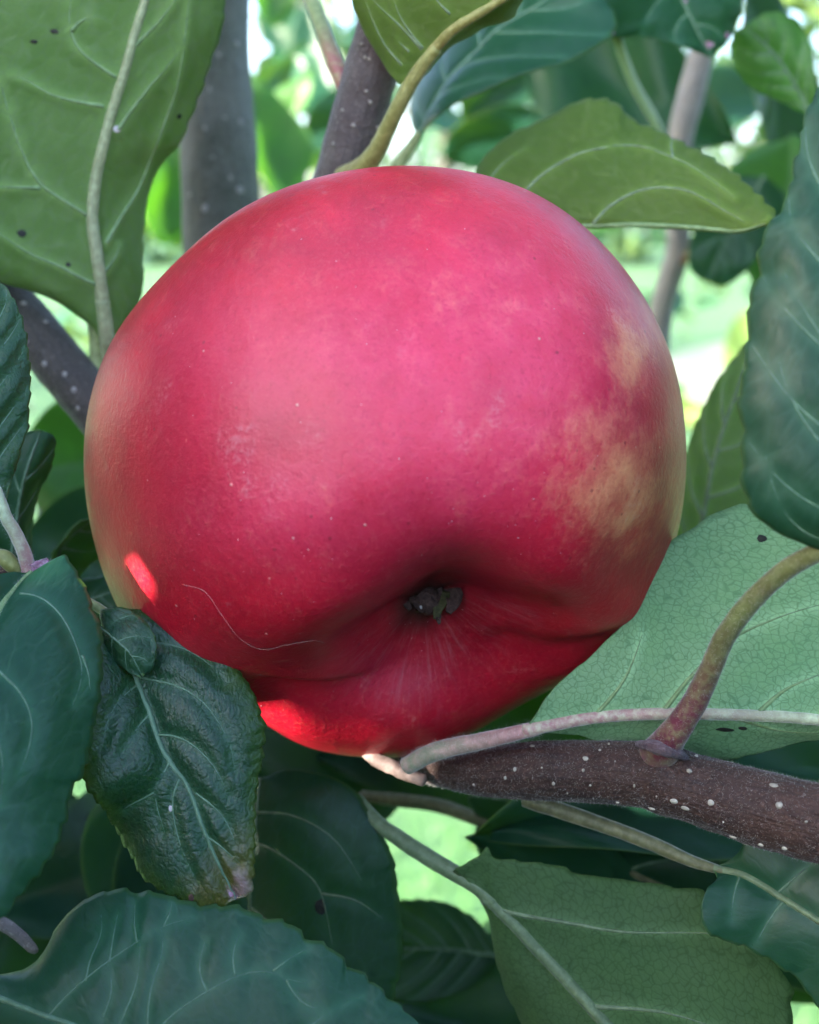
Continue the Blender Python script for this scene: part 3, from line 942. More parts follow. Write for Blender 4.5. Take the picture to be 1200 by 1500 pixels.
#@@BRANCHES
# ------------------------------------------------------------------ speckled branch under the apple, with its leaves
br = thing('apple_branch', 'thick purple brown branch with white specks under the apple', 'branch', P(960, 1130, .142), 'branches around the apple')
bark, bme = limb('bark', [(500, 1010, .195, 40), (550, 1085, .178, 42), (600, 1118, .166, 44), (650, 1128, .157, 50), (700, 1131, .153, 68), (780, 1129, .149, 84), (860, 1130, .146, 90), (940, 1134, .143, 96), (975, 1142, .1415, 104), (1010, 1153, .140, 99),
                          (1113, 1184, .136, 110), (1200, 1206, .132, 113), (1330, 1236, .127, 118)], M_BARK_PURPLE, br, 56, 240, .03, 420)
l8 = [(245, 165, 7, 9), (215, 192, 6, 8), (300, 92, 12, 6), (467, 131, 13, 9), (460, 168, 6, 8), (512, 105, 6, 5), (367, 210, 7, 8), (620, 217, 5, 8), (745, 265, 17, 12), (780, 287, 18, 11), (793, 170, 12, 9),
      (860, 270, 14, 12), (1058, 215, 18, 10), (1075, 278, 15, 14), (930, 377, 16, 8), (1018, 402, 11, 8), (1092, 413, 11, 10), (675, 288, 15, 7), (635, 288, 9, 5), (568, 268, 8, 4), (482, 215, 5, 5), (116, 213, 6, 5),
      (540, 86, 5, 5), (815, 124, 9, 5), (815, 350, 9, 6), (690, 250, 4, 4), (330, 160, 4, 4), (410, 240, 4, 4), (560, 140, 3, 4), (900, 330, 4, 4), (1130, 180, 6, 4), (1160, 330, 6, 6)]
lenticels(bark, bme, [(640 + x / 2.143, 1050 + y / 2.143, a / 2.143, b / 2.143) for x, y, a, b in l8], P(1200, 1206, .13) - P(1000, 1153, .14))
limb('collar', [(934, 1090, .1395, 9), (952, 1092, .1372, 18), (972, 1097, .1358, 22), (992, 1103, .1364, 17), (1006, 1110, .1385, 8)], bark_mat('downy bud scar', (.075, .035, .045), (.14, .10, .11), (.045, .025, .03), fuzz=.5), br, 16, 30, .25, 1400)
limb('stub', [(530, 1095, .160, 20), (552, 1113, .1575, 21), (578, 1125, .1555, 22), (602, 1137, .1548, 19), (622, 1143, .1545, 17)], M_STUB, br, 20, 40, .12, 900, 'pale bare broken twig end')

T = leaf(br,
     [(768, 1071, .1435), (850, 1054, .1435), (920, 1047, .143), (1000, 1046, .142), (1100, 1048, .141), (1200, 1055, .140), (1300, 1075, .139), (1400, 1110, .138)],
     [(768, 1069, .1435), (784, 1048, .1435), (810, 1010, .1437), (862, 964, .1440), (905, 922, .1443), (934, 875, .145), (946, 838, .146), (965, 806, .147), (1000, 782, .148), (1040, 757, .149), (1079, 741, .149), (1125, 742, .149), (1200, 758, .148), (1300, 820, .146), (1370, 950, .142), (1400, 1110, .138)],
     [(768, 1072, .1437), (850, 1078, .1455), (930, 1098, .147), (1010, 1108, .147), (1080, 1106, .146), (1140, 1092, .145), (1200, 1083, .144), (1320, 1100, .142), (1400, 1112, .138)],
     M_UND_PALE, M_TOP, 'under', 'pale green leaf showing its netted underside beside the apple', nveins=0,
     veins=[[(972, 1042), (1000, 1005), (1025, 978), (1060, 945), (1092, 925), (1157, 899), (1210, 884)], [(870, 1050), (905, 1010), (925, 975), (940, 930)], [(1110, 1046), (1150, 1010), (1210, 985)],
            [(1080, 1050), (1140, 1068), (1200, 1072)]],
     vein_w=9, rib_w=(20, 15), rib_mat=M_RIB_PINK, vein_mat=M_VEIN_UND, serr=4.6, amp=.35, bulge=.0004, pucker=.00018,
     stalk=[(596, 1122, .151, 26), (625, 1106, .149, 28), (660, 1095, .1475, 27), (700, 1087, .146, 25), (740, 1078, .1447, 23), (790, 1066, .1437, 20)], stalk_mat_=M_PET_PALE,
     spots=[(1116, 789, 8, 6, 'hole', M_SPOT), (1062, 1068, 14, 4, 'blemish', M_SPOT), (1088, 1066, 7, 4, 'blemish', M_SPOT)], seed=1)
S = leaf(br,
     [(1228, 812, .117), (1250, 740, .114), (1262, 600, .113), (1255, 400, .113), (1235, 250, .115), (1215, 120, .118)],
     [(1228, 812, .117), (1181, 799, .1175), (1150, 786, .1175), (1118, 765, .1175), (1100, 742, .1175), (1088, 700, .1175), (1090, 650, .1173), (1084, 595, .117), (1088, 550, .117), (1095, 505, .117), (1099, 440, .117), (1110, 410, .117), (1112, 372, .117), (1124, 335, .117),
      (1142, 312, .117), (1160, 270, .1173), (1170, 220, .118), (1182, 170, .1185), (1200, 130, .119), (1215, 118, .118)],
     [(1228, 812, .117), (1300, 780, .118), (1380, 600, .120), (1370, 380, .120), (1290, 200, .120), (1215, 120, .118)],
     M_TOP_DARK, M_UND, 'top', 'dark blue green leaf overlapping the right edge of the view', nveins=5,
     veins=[[(1235, 790), (1199, 792), (1164, 768), (1146, 745), (1130, 705), (1122, 670)], [(1250, 690), (1199, 644), (1173, 609), (1151, 565), (1142, 530)], [(1255, 560), (1210, 500), (1170, 440), (1150, 400)]],
     vein_w=5, rib_w=(10, 5), serr=3.4, amp=.5, bulge=.0012, wave=.0006, pucker=.0002,
     stalk=[(957, 1116, .1430, 58), (968, 1102, .1395, 54), (983, 1080, .1367, 45.4), (1000, 1056, .135, 39.5), (1020, 1025, .1335, 36.1), (1042, 978, .131, 32.8), (1064, 930, .1285, 31.1), (1102, 880, .1255, 30.2), (1150, 836, .122, 29.4), (1200, 808, .119, 28.6), (1240, 795, .1165, 25.2)],
     stalk_mat_=M_PET_PURPLE, seed=2, petiole_seg=24)
W = leaf(br,
     [(1046, 1272, .145), (1090, 1283, .143), (1140, 1312, .141), (1200, 1350, .138), (1260, 1395, .136), (1320, 1450, .134)],
     [(1046, 1272, .145), (1066, 1262, .1445), (1082, 1250, .144), (1096, 1232, .1435), (1140, 1220, .1425), (1200, 1235, .141), (1260, 1290, .138), (1320, 1450, .134)],
     [(1046, 1272, .145), (1050, 1290, .1435), (1034, 1306, .1425), (1027, 1330, .142), (1031, 1354, .1415), (1048, 1372, .1412), (1090, 1386, .141), (1130, 1406, .140), (1163, 1430, .139), (1185, 1455, .138), (1205, 1480, .137), (1260, 1500, .135), (1320, 1450, .134)],
     M_TOP, M_UND, 'top', 'deep green leaf in the lower right corner with a pale midrib', nveins=0,
     veins=[[(1150, 1318), (1125, 1350), (1110, 1378)], [(1138, 1310), (1165, 1285), (1185, 1268)], [(1085, 1280), (1075, 1310), (1072, 1345)]], vein_w=5, rib_w=(13, 8), rib_mat=M_VEIN_DIM,
     serr=3.4, amp=.55, bulge=.0004, wave=.0003,
     stalk=[(770, 1168, .154, 28.9), (800, 1180, .1530, 25.5), (873, 1205, .1515, 22.9), (920, 1222, .150, 22.1), (967, 1241, .1485, 21.2), (1015, 1262, .1465, 17.8), (1060, 1276, .1445, 11.9)], stalk_mat_=M_PET_DARK, seed=3)
X = leaf(br,
     [(690, 1292, .158), (733, 1330, .157), (803, 1405, .155), (873, 1482, .152), (930, 1545, .150), (1010, 1600, .148)],
     [(690, 1292, .158), (668, 1272, .158), (701, 1252, .157), (717, 1238, .1565), (729, 1255, .1565), (780, 1261, .156), (822, 1270, .1555), (859, 1284, .155), (925, 1291, .154), (985, 1300, .153), (1035, 1309, .152), (1100, 1365, .151), (1144, 1419, .150), (1160, 1489, .149), (1130, 1560, .148), (1010, 1600, .148)],
     [(690, 1292, .158), (712, 1345, .160), (728, 1410, .162), (752, 1480, .162), (800, 1560, .160), (900, 1620, .155), (1010, 1600, .148)],
     M_UND_DARK, M_TOP_DARK, 'under', 'grey green leaf seen from beneath with a scalloped top edge', nveins=0,
     veins=[[(733, 1328), (760, 1337), (845, 1353), (920, 1365), (1041, 1367), (1090, 1385)], [(866, 1474), (939, 1477), (1004, 1489), (1060, 1510)]],
     vein_w=9, rib_w=(22, 16), vein_mat=M_VEIN_DIM, rib_mat=M_VEIN_DIM, serr=4.4, amp=.6, bulge=.0014, wave=.0012, pucker=.0006,
     stalk=[(520, 1168, .166, 20), (552, 1204, .164, 22), (590, 1232, .162, 24), (640, 1264, .160, 25), (690, 1293, .158, 23), (725, 1322, .157, 20)], stalk_mat_=M_VEIN_DIM, seed=4)
Y = leaf(br,
     [(380, 1140, .168), (372, 1230, .165), (366, 1330, .163), (380, 1430, .161), (440, 1530, .160)],
     [(380, 1140, .168), (330, 1180, .167), (300, 1260, .166), (300, 1360, .165), (340, 1470, .163), (440, 1530, .160)],
     [(380, 1140, .168), (430, 1128, .168), (490, 1140, .166), (520, 1160, .165), (545, 1194, .164), (575, 1254, .163), (582, 1302, .1625), (589, 1364, .162), (586, 1416, .161), (575, 1463, .160), (530, 1530, .159), (440, 1530, .160)],
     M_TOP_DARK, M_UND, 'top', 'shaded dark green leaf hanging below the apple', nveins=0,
     veins=[[(370, 1235), (400, 1245), (457, 1287), (472, 1313), (487, 1383)], [(372, 1190), (430, 1195), (490, 1230), (530, 1290)], [(472, 1310), (520, 1318), (560, 1345)], [(368, 1330), (410, 1370), (440, 1430)]],
     vein_w=5, rib_w=(8, 6), serr=2.6, amp=.35, bulge=.0015, spots=[(472, 1328, 11, 12, 'blemish', M_SPOT)], seed=5, vein_mat=M_VEIN_DIM)
Z = leaf(br,
     [(700, 1200, .19), (800, 1235, .185), (900, 1270, .18), (1040, 1330, .175)],
     [(700, 1200, .19), (690, 1165, .188), (760, 1172, .185), (860, 1178, .18), (960, 1205, .178), (1040, 1240, .176), (1060, 1290, .175), (1040, 1330, .175)],
     [(700, 1200, .19), (698, 1240, .19), (740, 1290, .188), (850, 1340, .183), (960, 1360, .178), (1040, 1330, .175)],
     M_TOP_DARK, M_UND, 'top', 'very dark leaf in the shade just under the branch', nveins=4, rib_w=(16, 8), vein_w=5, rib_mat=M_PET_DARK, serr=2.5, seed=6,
     stalk=[(530, 1166, .20, 16), (580, 1172, .198, 20), (640, 1180, .195, 21), (700, 1200, .19, 20), (740, 1215, .188, 16)], stalk_mat_=M_PET_DARK)
AA = leaf(br,
     [(732, 1400, .20), (690, 1395, .20), (640, 1390, .20), (570, 1390, .20)],
     [(732, 1400, .20), (700, 1350, .202), (660, 1325, .203), (615, 1318, .203), (570, 1325, .203), (540, 1350, .202), (570, 1390, .20)],
     [(732, 1400, .20), (712, 1430, .199), (670, 1455, .198), (620, 1468, .197), (580, 1466, .197), (550, 1440, .198), (570, 1390, .20)],
     M_TOP_DARK, M_UND, 'top', 'small dark leaf between the hanging leaves at the bottom', nveins=4, rib_w=(8, 4), vein_w=4, serr=2.5, seed=7,
     stalk=[(780, 1380, .20, 10), (755, 1394, .20, 10), (728, 1400, .20, 10)], stalk_mat_=M_PET_DARK)
fuzz('down', [o.data for o in S.children if o.name.startswith('stalk')] + [o.data for o in T.children if o.name.startswith(('stalk', 'midrib'))], 1500, .00045, br, .000007)
fuzz('down', [bme], 9000, .00036, br, .000009, seed=9)

# ------------------------------------------------------------------ spur at the left with its leaves
spur = thing('fruit_spur', 'short leafy spur with a purple bud at the left of the apple', 'twig', P(50, 845, .139), 'branches around the apple')
limb('bark', [(-60, 900, .150, 46), (-20, 860, .145, 42), (20, 840, .1415, 36), (46, 838, .1395, 26), (58, 836, .139, 16)], M_BARK_PURPLE, spur, 24, 60, .1, 500)
def bud():
    b = None
    base = P(44, 842, .1375)
    for k, (ax, ay, wd, tint) in enumerate(((70, 820, .0010, M_BUD), (64, 836, .0009, M_BUD), (72, 832, .0008, M_BUD), (66, 848, .0010, M_PET_OCHRE), (60, 824, .0008, M_BUD))):
        tip = P(ax, ay, .1365 + .0004 * k)
        V, f = strip([base + RIGHT * .0002 * k, base * .4 + tip * .6 - FWD * .0005, tip], wd, .00035, .25)
        me = make_mesh('bud', V, f, tint)
        if b is None: b = child('bud', me, spur)
        else:
            me.name = 'scale'; sub('scale', me, b)
    return b
bud_o = bud()
limb('node', [(-14, 814, .1365, 16), (4, 816, .1362, 24), (16, 826, .1365, 24), (26, 838, .1372, 18)], M_PET_OCHRE, spur, 16, 24, .06, 500)
LA = leaf(spur,
     [(6, 742, .1345), (-25, 640, .133), (-30, 540, .1325), (-20, 460, .133), (-6, 408, .134)],
     [(6, 742, .1345), (-60, 700, .134), (-90, 580, .134), (-70, 460, .134), (-6, 408, .134)],
     [(6, 742, .1345), (13, 718, .1347), (18, 700, .135), (28, 668, .1353), (38, 632, .1355), (42, 600, .1355), (45, 560, .1353), (43, 520, .135), (36, 482, .1347), (26, 450, .1345), (8, 422, .134), (-6, 408, .134)],
     M_TOP_GLOSS, M_UND, 'top', 'glossy puckered dark leaf at the left edge', nveins=5, vein_w=4, rib_w=(9, 5), serr=1.9, amp=.3, bulge=.0012, pucker=.0005, seed=11,
     stalk=[(44, 842, .1375, 24), (40, 826, .1370, 22), (34, 806, .1362, 20), (22, 780, .1355, 19), (10, 760, .1348, 18), (4, 740, .1343, 15), (-4, 715, .1340, 11)], stalk_mat_=M_RIB_PINK)
LB = leaf(spur,
     [(46, 840, .1365), (22, 864, .1335), (0, 893, .1300), (-40, 980, .123), (-70, 1080, .119), (-70, 1200, .118), (-30, 1370, .115)],
     [(46, 840, .1365), (0, 842, .134), (-60, 860, .130), (-150, 960, .122), (-200, 1100, .118), (-150, 1280, .116), (-30, 1370, .115)],
     [(46, 840, .1365), (72, 846, .136), (86, 832, .136), (97, 818, .1357), (106, 830, .1352), (115, 845, .1347), (126, 864, .1340), (136, 887, .1333), (144, 912, .1325), (149, 938, .1318), (148, 987, .1305), (141, 1043, .129), (132, 1099, .1273), (122, 1130, .126), (106, 1158, .125), (97, 1195, .124), (88, 1222, .123), (71, 1257, .121),
      (50, 1285, .120), (28, 1310, .119), (0, 1347, .117), (-30, 1370, .115)],
     M_TOP, M_UND, 'top', 'large blue green leaf at the lower left with its base by the bud', nveins=0,
     veins=[[(28, 868), (50, 870), (70, 880), (85, 894), (98, 912), (112, 945), (121, 973), (118, 1005), (107, 1033)], [(-10, 975), (28, 1010), (42, 1035), (49, 1061), (42, 1100), (28, 1136)], [(121, 960), (130, 985), (132, 1010)],
            [(-45, 1010), (-10, 1060), (5, 1120), (0, 1180)], [(-65, 1090), (-30, 1150), (-10, 1220), (-5, 1280)]],
     vein_w=5, rib_w=(12, 7), serr=2.3, amp=.5, bulge=.0010, pucker=.0003, rib_mat=M_VEIN_UND, seed=12)
LC = leaf(spur,
     [(168, 905, .140), (185, 950, .138), (203, 995, .1365), (224, 1052, .135), (247, 1113, .134), (280, 1162, .133), (299, 1220, .1325), (322, 1275, .132), (345, 1318, .1318)],
     [(168, 905, .140), (150, 925, .1365), (135, 980, .1335), (125, 1050, .132), (122, 1110, .1315), (124, 1145, .1315), (145, 1175, .132), (173, 1217, .1365), (201, 1271, .135), (233, 1299, .1338), (271, 1318, .1328), (299, 1332, .132), (330, 1326, .1318), (345, 1318, .1318)],
     [(168, 905, .140), (182, 893, .1402), (205, 894, .1402), (240, 902, .140), (275, 914, .1395), (300, 930, .139), (318, 947, .1386), (334, 962, .138), (346, 980, .1375), (362, 1000, .137), (374, 1022, .1365), (382, 1044, .136), (386, 1064, .1357), (383, 1108, .135), (378, 1140, .1343), (374, 1173, .1337), (372, 1234, .1327), (371, 1290, .132), (366, 1308, .1318), (345, 1318, .1318)],
     M_TOP_TIP, M_UND, 'top', 'glossy puckered leaf with a brown withered tip left of the apple', nveins=0,
     veins=[[(205, 993), (224, 996), (255, 1003), (280, 1015), (302, 1032), (317, 1052), (332, 1077), (341, 1099), (345, 1127)], [(219, 1047), (208, 1058), (196, 1075), (188, 1090), (182, 1099)],
            [(247, 1113), (238, 1138), (224, 1164), (230, 1190), (238, 1220)], [(224, 1164), (200, 1178), (180, 1188)], [(285, 1164), (308, 1180), (327, 1197), (338, 1217), (345, 1239)], [(186, 955), (220, 940), (260, 945), (300, 965), (330, 1000)],
            [(205, 1000), (180, 1020), (160, 1050), (150, 1090)], [(300, 1225), (325, 1245), (350, 1265)], [(262, 1140), (250, 1180), (262, 1240), (285, 1290)], [(232, 1075), (270, 1085), (310, 1120), (335, 1165)]],
     vein_w=4, rib_w=(10, 5), serr=1.75, amp=.42, bulge=.0016, pucker=.0006, spots=[(250, 1184, 4, 5, 'blemish', M_DUST), (281, 1315, 5, 7, 'blemish', M_SEPAL), (338, 1312, 16, 7, 'blemish', M_BUD)], seed=13,
     stalk=[(60, 850, .146, 14), (100, 868, .145, 14), (140, 888, .1425, 14), (170, 908, .140, 13)], stalk_mat_=M_PET_GREEN)
LD = leaf(spur,
     [(146, 920, .1365), (165, 935, .134), (190, 958, .1335), (208, 991, .1345)],
     [(146, 920, .1365), (148, 946, .137), (154, 960, .1365), (165, 970, .1355), (178, 978, .1347), (192, 987, .1343), (208, 991, .1345)],
     [(146, 920, .1365), (146, 896, .1375), (165, 892, .1372), (186, 893, .137), (204, 905, .1362), (219, 921, .1355), (227, 935, .135), (229, 952, .1347), (226, 972, .1345), (220, 985, .1345), (208, 991, .1345)],
     M_TOP_GLOSS, M_UND, 'top', 'tiny curled leaflet lying on the puckered leaf', nveins=3, vein_w=3, rib_w=(4, 2), serr=1.4, amp=.2, bulge=.0006, nu=70, nh=12, seed=14)
LCC = leaf(spur,
     [(78, 850, .172), (88, 810, .171), (112, 780, .171), (145, 757, .173)],
     [(78, 850, .172), (76, 815, .168), (92, 785, .168), (115, 765, .169), (145, 757, .173)],
     [(78, 850, .172), (105, 860, .176), (130, 830, .177), (160, 800, .178), (145, 757, .173)],
     M_TOP_DARK, M_UND_DARK, 'top', 'dark curled leaf tucked between the bud and the apple', nveins=3, vein_w=4, rib_w=(6, 3), serr=2, amp=.25, nu=80, nh=12, seed=15)
LBB = leaf(spur,
     [(14, 860, .166), (22, 780, .163), (36, 700, .161), (60, 630, .161)],
     [(14, 860, .166), (-20, 780, .164), (0, 700, .162), (30, 640, .161), (60, 630, .161)],
     [(14, 860, .166), (48, 850, .168), (45, 780, .167), (54, 730, .166), (72, 690, .164), (81, 660, .163), (78, 640, .162), (60, 630, .161)],
     M_TOP_DARK, M_UND_DARK, 'top', 'narrow dark leaf curling behind the stalk at the left edge', nveins=3, vein_w=4, rib_w=(7, 3), serr=2, amp=.25, nu=80, nh=12, seed=16)
LFF = leaf(spur,
     [(90, 905, .178), (130, 880, .176), (180, 862, .175), (240, 850, .175)],
     [(90, 905, .178), (110, 855, .178), (150, 845, .178), (200, 840, .178), (240, 850, .175)],
     [(90, 905, .178), (120, 925, .176), (170, 920, .174), (220, 900, .174), (240, 850, .175)],
     M_TOP_DARK, M_UND, 'top', 'dark leaf in deep shade under the left side of the apple', nveins=3, vein_w=4, rib_w=(6, 3), serr=2, amp=.25, nu=80, nh=12, seed=17)
limb('shoot_tip', [(-60, 1310, .150, 24), (-10, 1344, .150, 21), (25, 1368, .150, 18), (46, 1388, .150, 15), (54, 1394, .150, 8)], M_BARK_PALE, spur, 16, 30, .12, 600)
fuzz('down', [o.data for o in LA.children if o.name.startswith('stalk')] + [o.data for o in LB.children if o.name.startswith('midrib')] + [bud_o.data], 500, .0004, spur, .000007, seed=21)

# ------------------------------------------------------------------ shoot at the bottom
low = thing('leafy_shoot', 'low shoot carrying a broad blue green leaf across the bottom corner', 'twig', P(-60, 1420, .130), 'branches around the apple')
limb('bark', [(-160, 1420, .128, 40), (-90, 1425, .129, 34), (-50, 1435, .130, 24)], M_BARK_PURPLE, low, 20, 30, .1, 500)
LE = leaf(low,
     [(-50, 1435, .130), (0, 1462, .128), (100, 1500, .1255), (220, 1535, .124), (380, 1550, .123), (520, 1540, .123), (625, 1512, .124)],
     [(-50, 1435, .130), (-20, 1420, .1315), (0, 1424, .1315), (35, 1418, .132), (61, 1397, .1325), (79, 1365, .133), (107, 1332, .1335), (140, 1312, .1335), (182, 1303, .133), (201, 1309, .1325), (222, 1306, .132), (260, 1318, .1315), (300, 1328, .131), (345, 1326, .1303), (367, 1338, .1298), (380, 1343, .1297), (420, 1352, .129), (436, 1364, .1287), (450, 1376, .1285),
      (480, 1386, .128), (498, 1402, .1275), (510, 1416, .1273), (538, 1434, .127), (548, 1442, .1265), (557, 1453, .126), (597, 1485, .125), (625, 1512, .124)],
     [(-50, 1435, .130), (-10, 1500, .128), (80, 1570, .126), (250, 1640, .124), (450, 1640, .123), (580, 1580, .1235), (625, 1512, .124)],
     M_TOP, M_UND, 'top', 'broad blue green leaf across the bottom edge with fine pale veins', nveins=0,
     veins=[[(70, 1490), (84, 1472), (120, 1438), (154, 1411), (201, 1379), (243, 1355), (280, 1345)], [(215, 1530), (243, 1495), (275, 1470), (303, 1453), (345, 1430), (392, 1421), (420, 1435), (450, 1440)], [(125, 1436), (132, 1400), (150, 1370), (148, 1340)], [(160, 1408), (165, 1375), (172, 1340)],
            [(200, 1380), (196, 1350), (198, 1325)], [(240, 1357), (250, 1335), (252, 1322)], [(150, 1490), (165, 1450), (158, 1412)], [(175, 1500), (200, 1440), (205, 1382)], [(215, 1505), (220, 1450), (240, 1390), (236, 1362)], [(303, 1453), (290, 1420), (300, 1380)],
            [(345, 1430), (340, 1400), (350, 1370)], [(400, 1422), (430, 1400), (450, 1390)], [(420, 1540), (470, 1490), (530, 1460)], [(420, 1436), (440, 1470), (480, 1480), (500, 1470)]],
     vein_w=3.4, rib_w=(9, 6), serr=2.8, amp=.55, bulge=.0009, pucker=.00022, seed=18)

# ------------------------------------------------------------------ branch above the apple with its leaves
upb = thing('apple_branch', 'violet grey branch with pale dots rising behind the top of the apple', 'branch', P(505, 260, .186), 'branches around the apple')
ubark, ume = limb('bark', [(470, 420, .20, 90), (488, 330, .193, 92), (506, 258, .186, 90), (528, 165, .180, 82), (548, 90, .176, 78), (566, 20, .172, 74), (590, -80, .168, 70)], M_BARK_VIOLET, upb, 40, 120, .04, 260)
lenticels(ubark, ume, [(535, 84, 3, 4), (541, 86, 3, 4), (537, 134, 4, 4), (543, 150, 4, 4), (518, 184, 4, 5), (502, 161, 3, 3), (488, 210, 3, 3), (553, 187, 3, 3), (530, 64, 3, 3)], UP, M_LENT_DIM)
LJ = leaf(upb,
     [(600, 122, .166), (621, 92, .164), (645, 62, .162), (668, 40, .160), (720, 8, .157), (760, -20, .155), (800, -70, .153)],
     [(600, 122, .166), (584, 121, .1665), (570, 105, .167), (556, 84, .167), (545, 66, .1665), (535, 49, .166), (524, 24, .165), (516, 0, .164), (512, -50, .162), (560, -120, .158), (700, -140, .154), (800, -70, .153)],
     [(600, 122, .166), (612, 118, .167), (626, 106, .1685), (640, 90, .169), (664, 66, .1685), (690, 50, .168), (710, 38, .167), (735, 33, .166), (755, 24, .165), (767, 0, .163), (790, -40, .158), (800, -70, .153)],
     M_UND_OLIVE, M_TOP, 'under', 'olive leaf hanging above the apple on a thick ochre stalk', nveins=0,
     veins=[[(620, 70), (600, 45), (585, 20), (575, -10)], [(590, 95), (565, 65), (548, 30), (535, -5)], [(618, 72), (590, 40), (560, 12), (540, -8)], [(660, 20), (640, 0), (630, -20)], [(600, 75), (590, 65), (585, 60)]],
     vein_w=5, rib_w=(20, 9), rib_mat=M_PET_OCHRE, vein_mat=M_VEIN_DIM, serr=3.6, amp=.35, bulge=.0008,
     stalk=[(505, 262, .181, 37), (530, 248, .177, 33.6), (551, 222, .1735, 27.7), (568, 188, .1705, 24.4), (584, 155, .168, 22.7), (602, 122, .166, 21.8), (622, 92, .164, 20.2), (640, 70, .1625, 18.5)], stalk_mat_=M_PET_OCHRE, seed=21)
LF2 = leaf(upb,
     [(430, -60, .19), (410, -110, .19), (400, -180, .19), (400, -260, .19)],
     [(430, -60, .19), (370, -90, .19), (330, -180, .19), (400, -260, .19)],
     [(430, -60, .19), (470, -90, .19), (480, -190, .19), (400, -260, .19)],
     M_TOP, M_UND, 'top', None, nveins=3, serr=3, seed=22, nu=60, nh=8,
     stalk=[(506, 128, .180, 26), (496, 104, .180, 27), (482, 70, .181, 26), (468, 30, .183, 24), (456, 0, .185, 23), (430, -60, .19, 20)], stalk_mat_=M_PET_PINKGREEN)
LK = leaf(upb,
     [(612, 200, .212), (632, 158, .211), (656, 116, .210), (695, 76, .209), (731, 40, .208), (790, 5, .207), (850, -40, .206)],
     [(612, 200, .212), (600, 175, .222), (605, 130, .228), (640, 60, .230), (700, -10, .230), (770, -60, .224), (850, -40, .206)],
     [(612, 200, .212), (640, 172, .205), (668, 152, .202), (700, 138, .200), (740, 118, .199), (785, 102, .199), (825, 92, .200), (860, 76, .201), (896, 52, .203), (900, 20, .204), (850, -40, .206)],
     M_TOP, M_UND, 'top', 'blue green folded leaf behind the olive leaf', nveins=4, vein_w=4, rib_w=(9, 4), rib_mat=M_VEIN_TOP, serr=3, amp=.3, bulge=.001, seed=23,
     stalk=[(560, 290, .215, 22), (580, 248, .214, 20), (597, 222, .213, 18), (614, 196, .212, 14)], stalk_mat_=M_PET_GREEN)

# ------------------------------------------------------------------ left branch, cut off by the edge
lb = thing('apple_branch', 'dark grey brown branch with pale dots slanting down behind the left of the apple', 'branch', P(60, 500, .19), 'branches around the apple')
lbark, lme = limb('bark', [(-120, 300, .198, 76), (-60, 368, .195, 76), (0, 432, .192, 78), (60, 500, .189, 78), (110, 560, .187, 76), (170, 632, .186, 74), (260, 720, .188, 70)], M_BARK_DARK, lb, 36, 110, .04, 260)
lenticels(lbark, lme, [(35, 444, 6, 6), (67, 471, 5, 5), (65, 533, 6, 6), (95, 548, 6, 5), (108, 571, 6, 6), (114, 598, 5, 5), (40, 500, 3, 3), (20, 470, 3, 3)], UP, M_LENT_DIM)
LF = leaf(lb,
     [(158, 508, .182), (150, 440, .180), (142, 380, .178), (134, 320, .177), (140, 260, .176), (150, 215, .175), (165, 160, .174), (180, 112, .173), (197, 55, .172), (214, 0, .171), (235, -90, .169), (245, -190, .168)],
     [(158, 508, .182), (140, 484, .182), (112, 460, .1815), (85, 442, .181), (60, 430, .1805), (28, 420, .180), (-10, 408, .179), (-80, 370, .177), (-160, 250, .174), (-190, 60, .171), (-100, -120, .169), (80, -200, .168), (245, -190, .168)],
     [(158, 508, .182), (172, 497, .183), (188, 478, .184), (202, 448, .185), (208, 410, .1855), (206, 370, .186), (208, 330, .186), (213, 285, .1855), (232, 240, .1845), (258, 212, .183), (276, 175, .182), (290, 140, .181), (303, 105, .180), (314, 72, .179), (324, 35, .178), (328, 0, .177), (325, -60, .175), (300, -140, .172), (245, -190, .168)],
     M_UND, M_TOP, 'under', 'large leaf underside with a thick cream midrib in the top corner', nveins=0,
     veins=[[(154, 357), (172, 322), (196, 283), (218, 232), (238, 182), (250, 150), (259, 115), (266, 77), (276, 0), (282, -40)], [(172, 190), (196, 155), (224, 119), (243, 98), (261, 75)], [(190, 77), (205, 60), (224, 42), (242, 20), (262, -10)],
            [(170, 114), (148, 98), (126, 82), (112, 68), (105, 50), (102, 25), (106, -10)], [(152, 157), (120, 150), (87, 143), (60, 130), (38, 117), (15, 112)], [(128, 315), (100, 298), (66, 276), (50, 256), (38, 234), (25, 200), (14, 164), (6, 135), (-4, 105)],
            [(140, 416), (110, 402), (84, 388), (55, 377), (30, 362), (0, 342), (-20, 330)], [(60, 276), (30, 276), (-10, 274)], [(105, 45), (120, 30), (140, 24)], [(150, 400), (165, 380), (172, 360)]],
     vein_w=7, rib_w=(21, 9), rib_mat=M_RIB_CREAM, vein_mat=M_VEIN_UND, serr=3.6, amp=.4, bulge=.0016, wave=.0012, pucker=.0008,
     spots=[(32, 342, 7, 6, 'blemish', M_SPOT), (81, 46, 8, 4, 'blemish', M_SPOT), (50, 61, 6, 3, 'blemish', M_SPOT), (100, 388, 4, 4, 'blemish', M_SPOT), (262, 170, 4, 4, 'blemish', M_SPOT), (171, 189, 5, 5, 'blemish', M_DUST)],
     stalk=[(190, 610, .187, 22.1), (172, 560, .185, 21.2), (160, 515, .1825, 22.1), (150, 440, .1797, 21.2)], stalk_mat_=M_RIB_CREAM, seed=24, nu=170)
limb('sprout', [(150, 560, .188, 22), (143, 530, .188, 22), (140, 495, .188, 20), (132, 440, .19, 18)], M_PET_GREEN, lb, 14, 20, .05, 300)

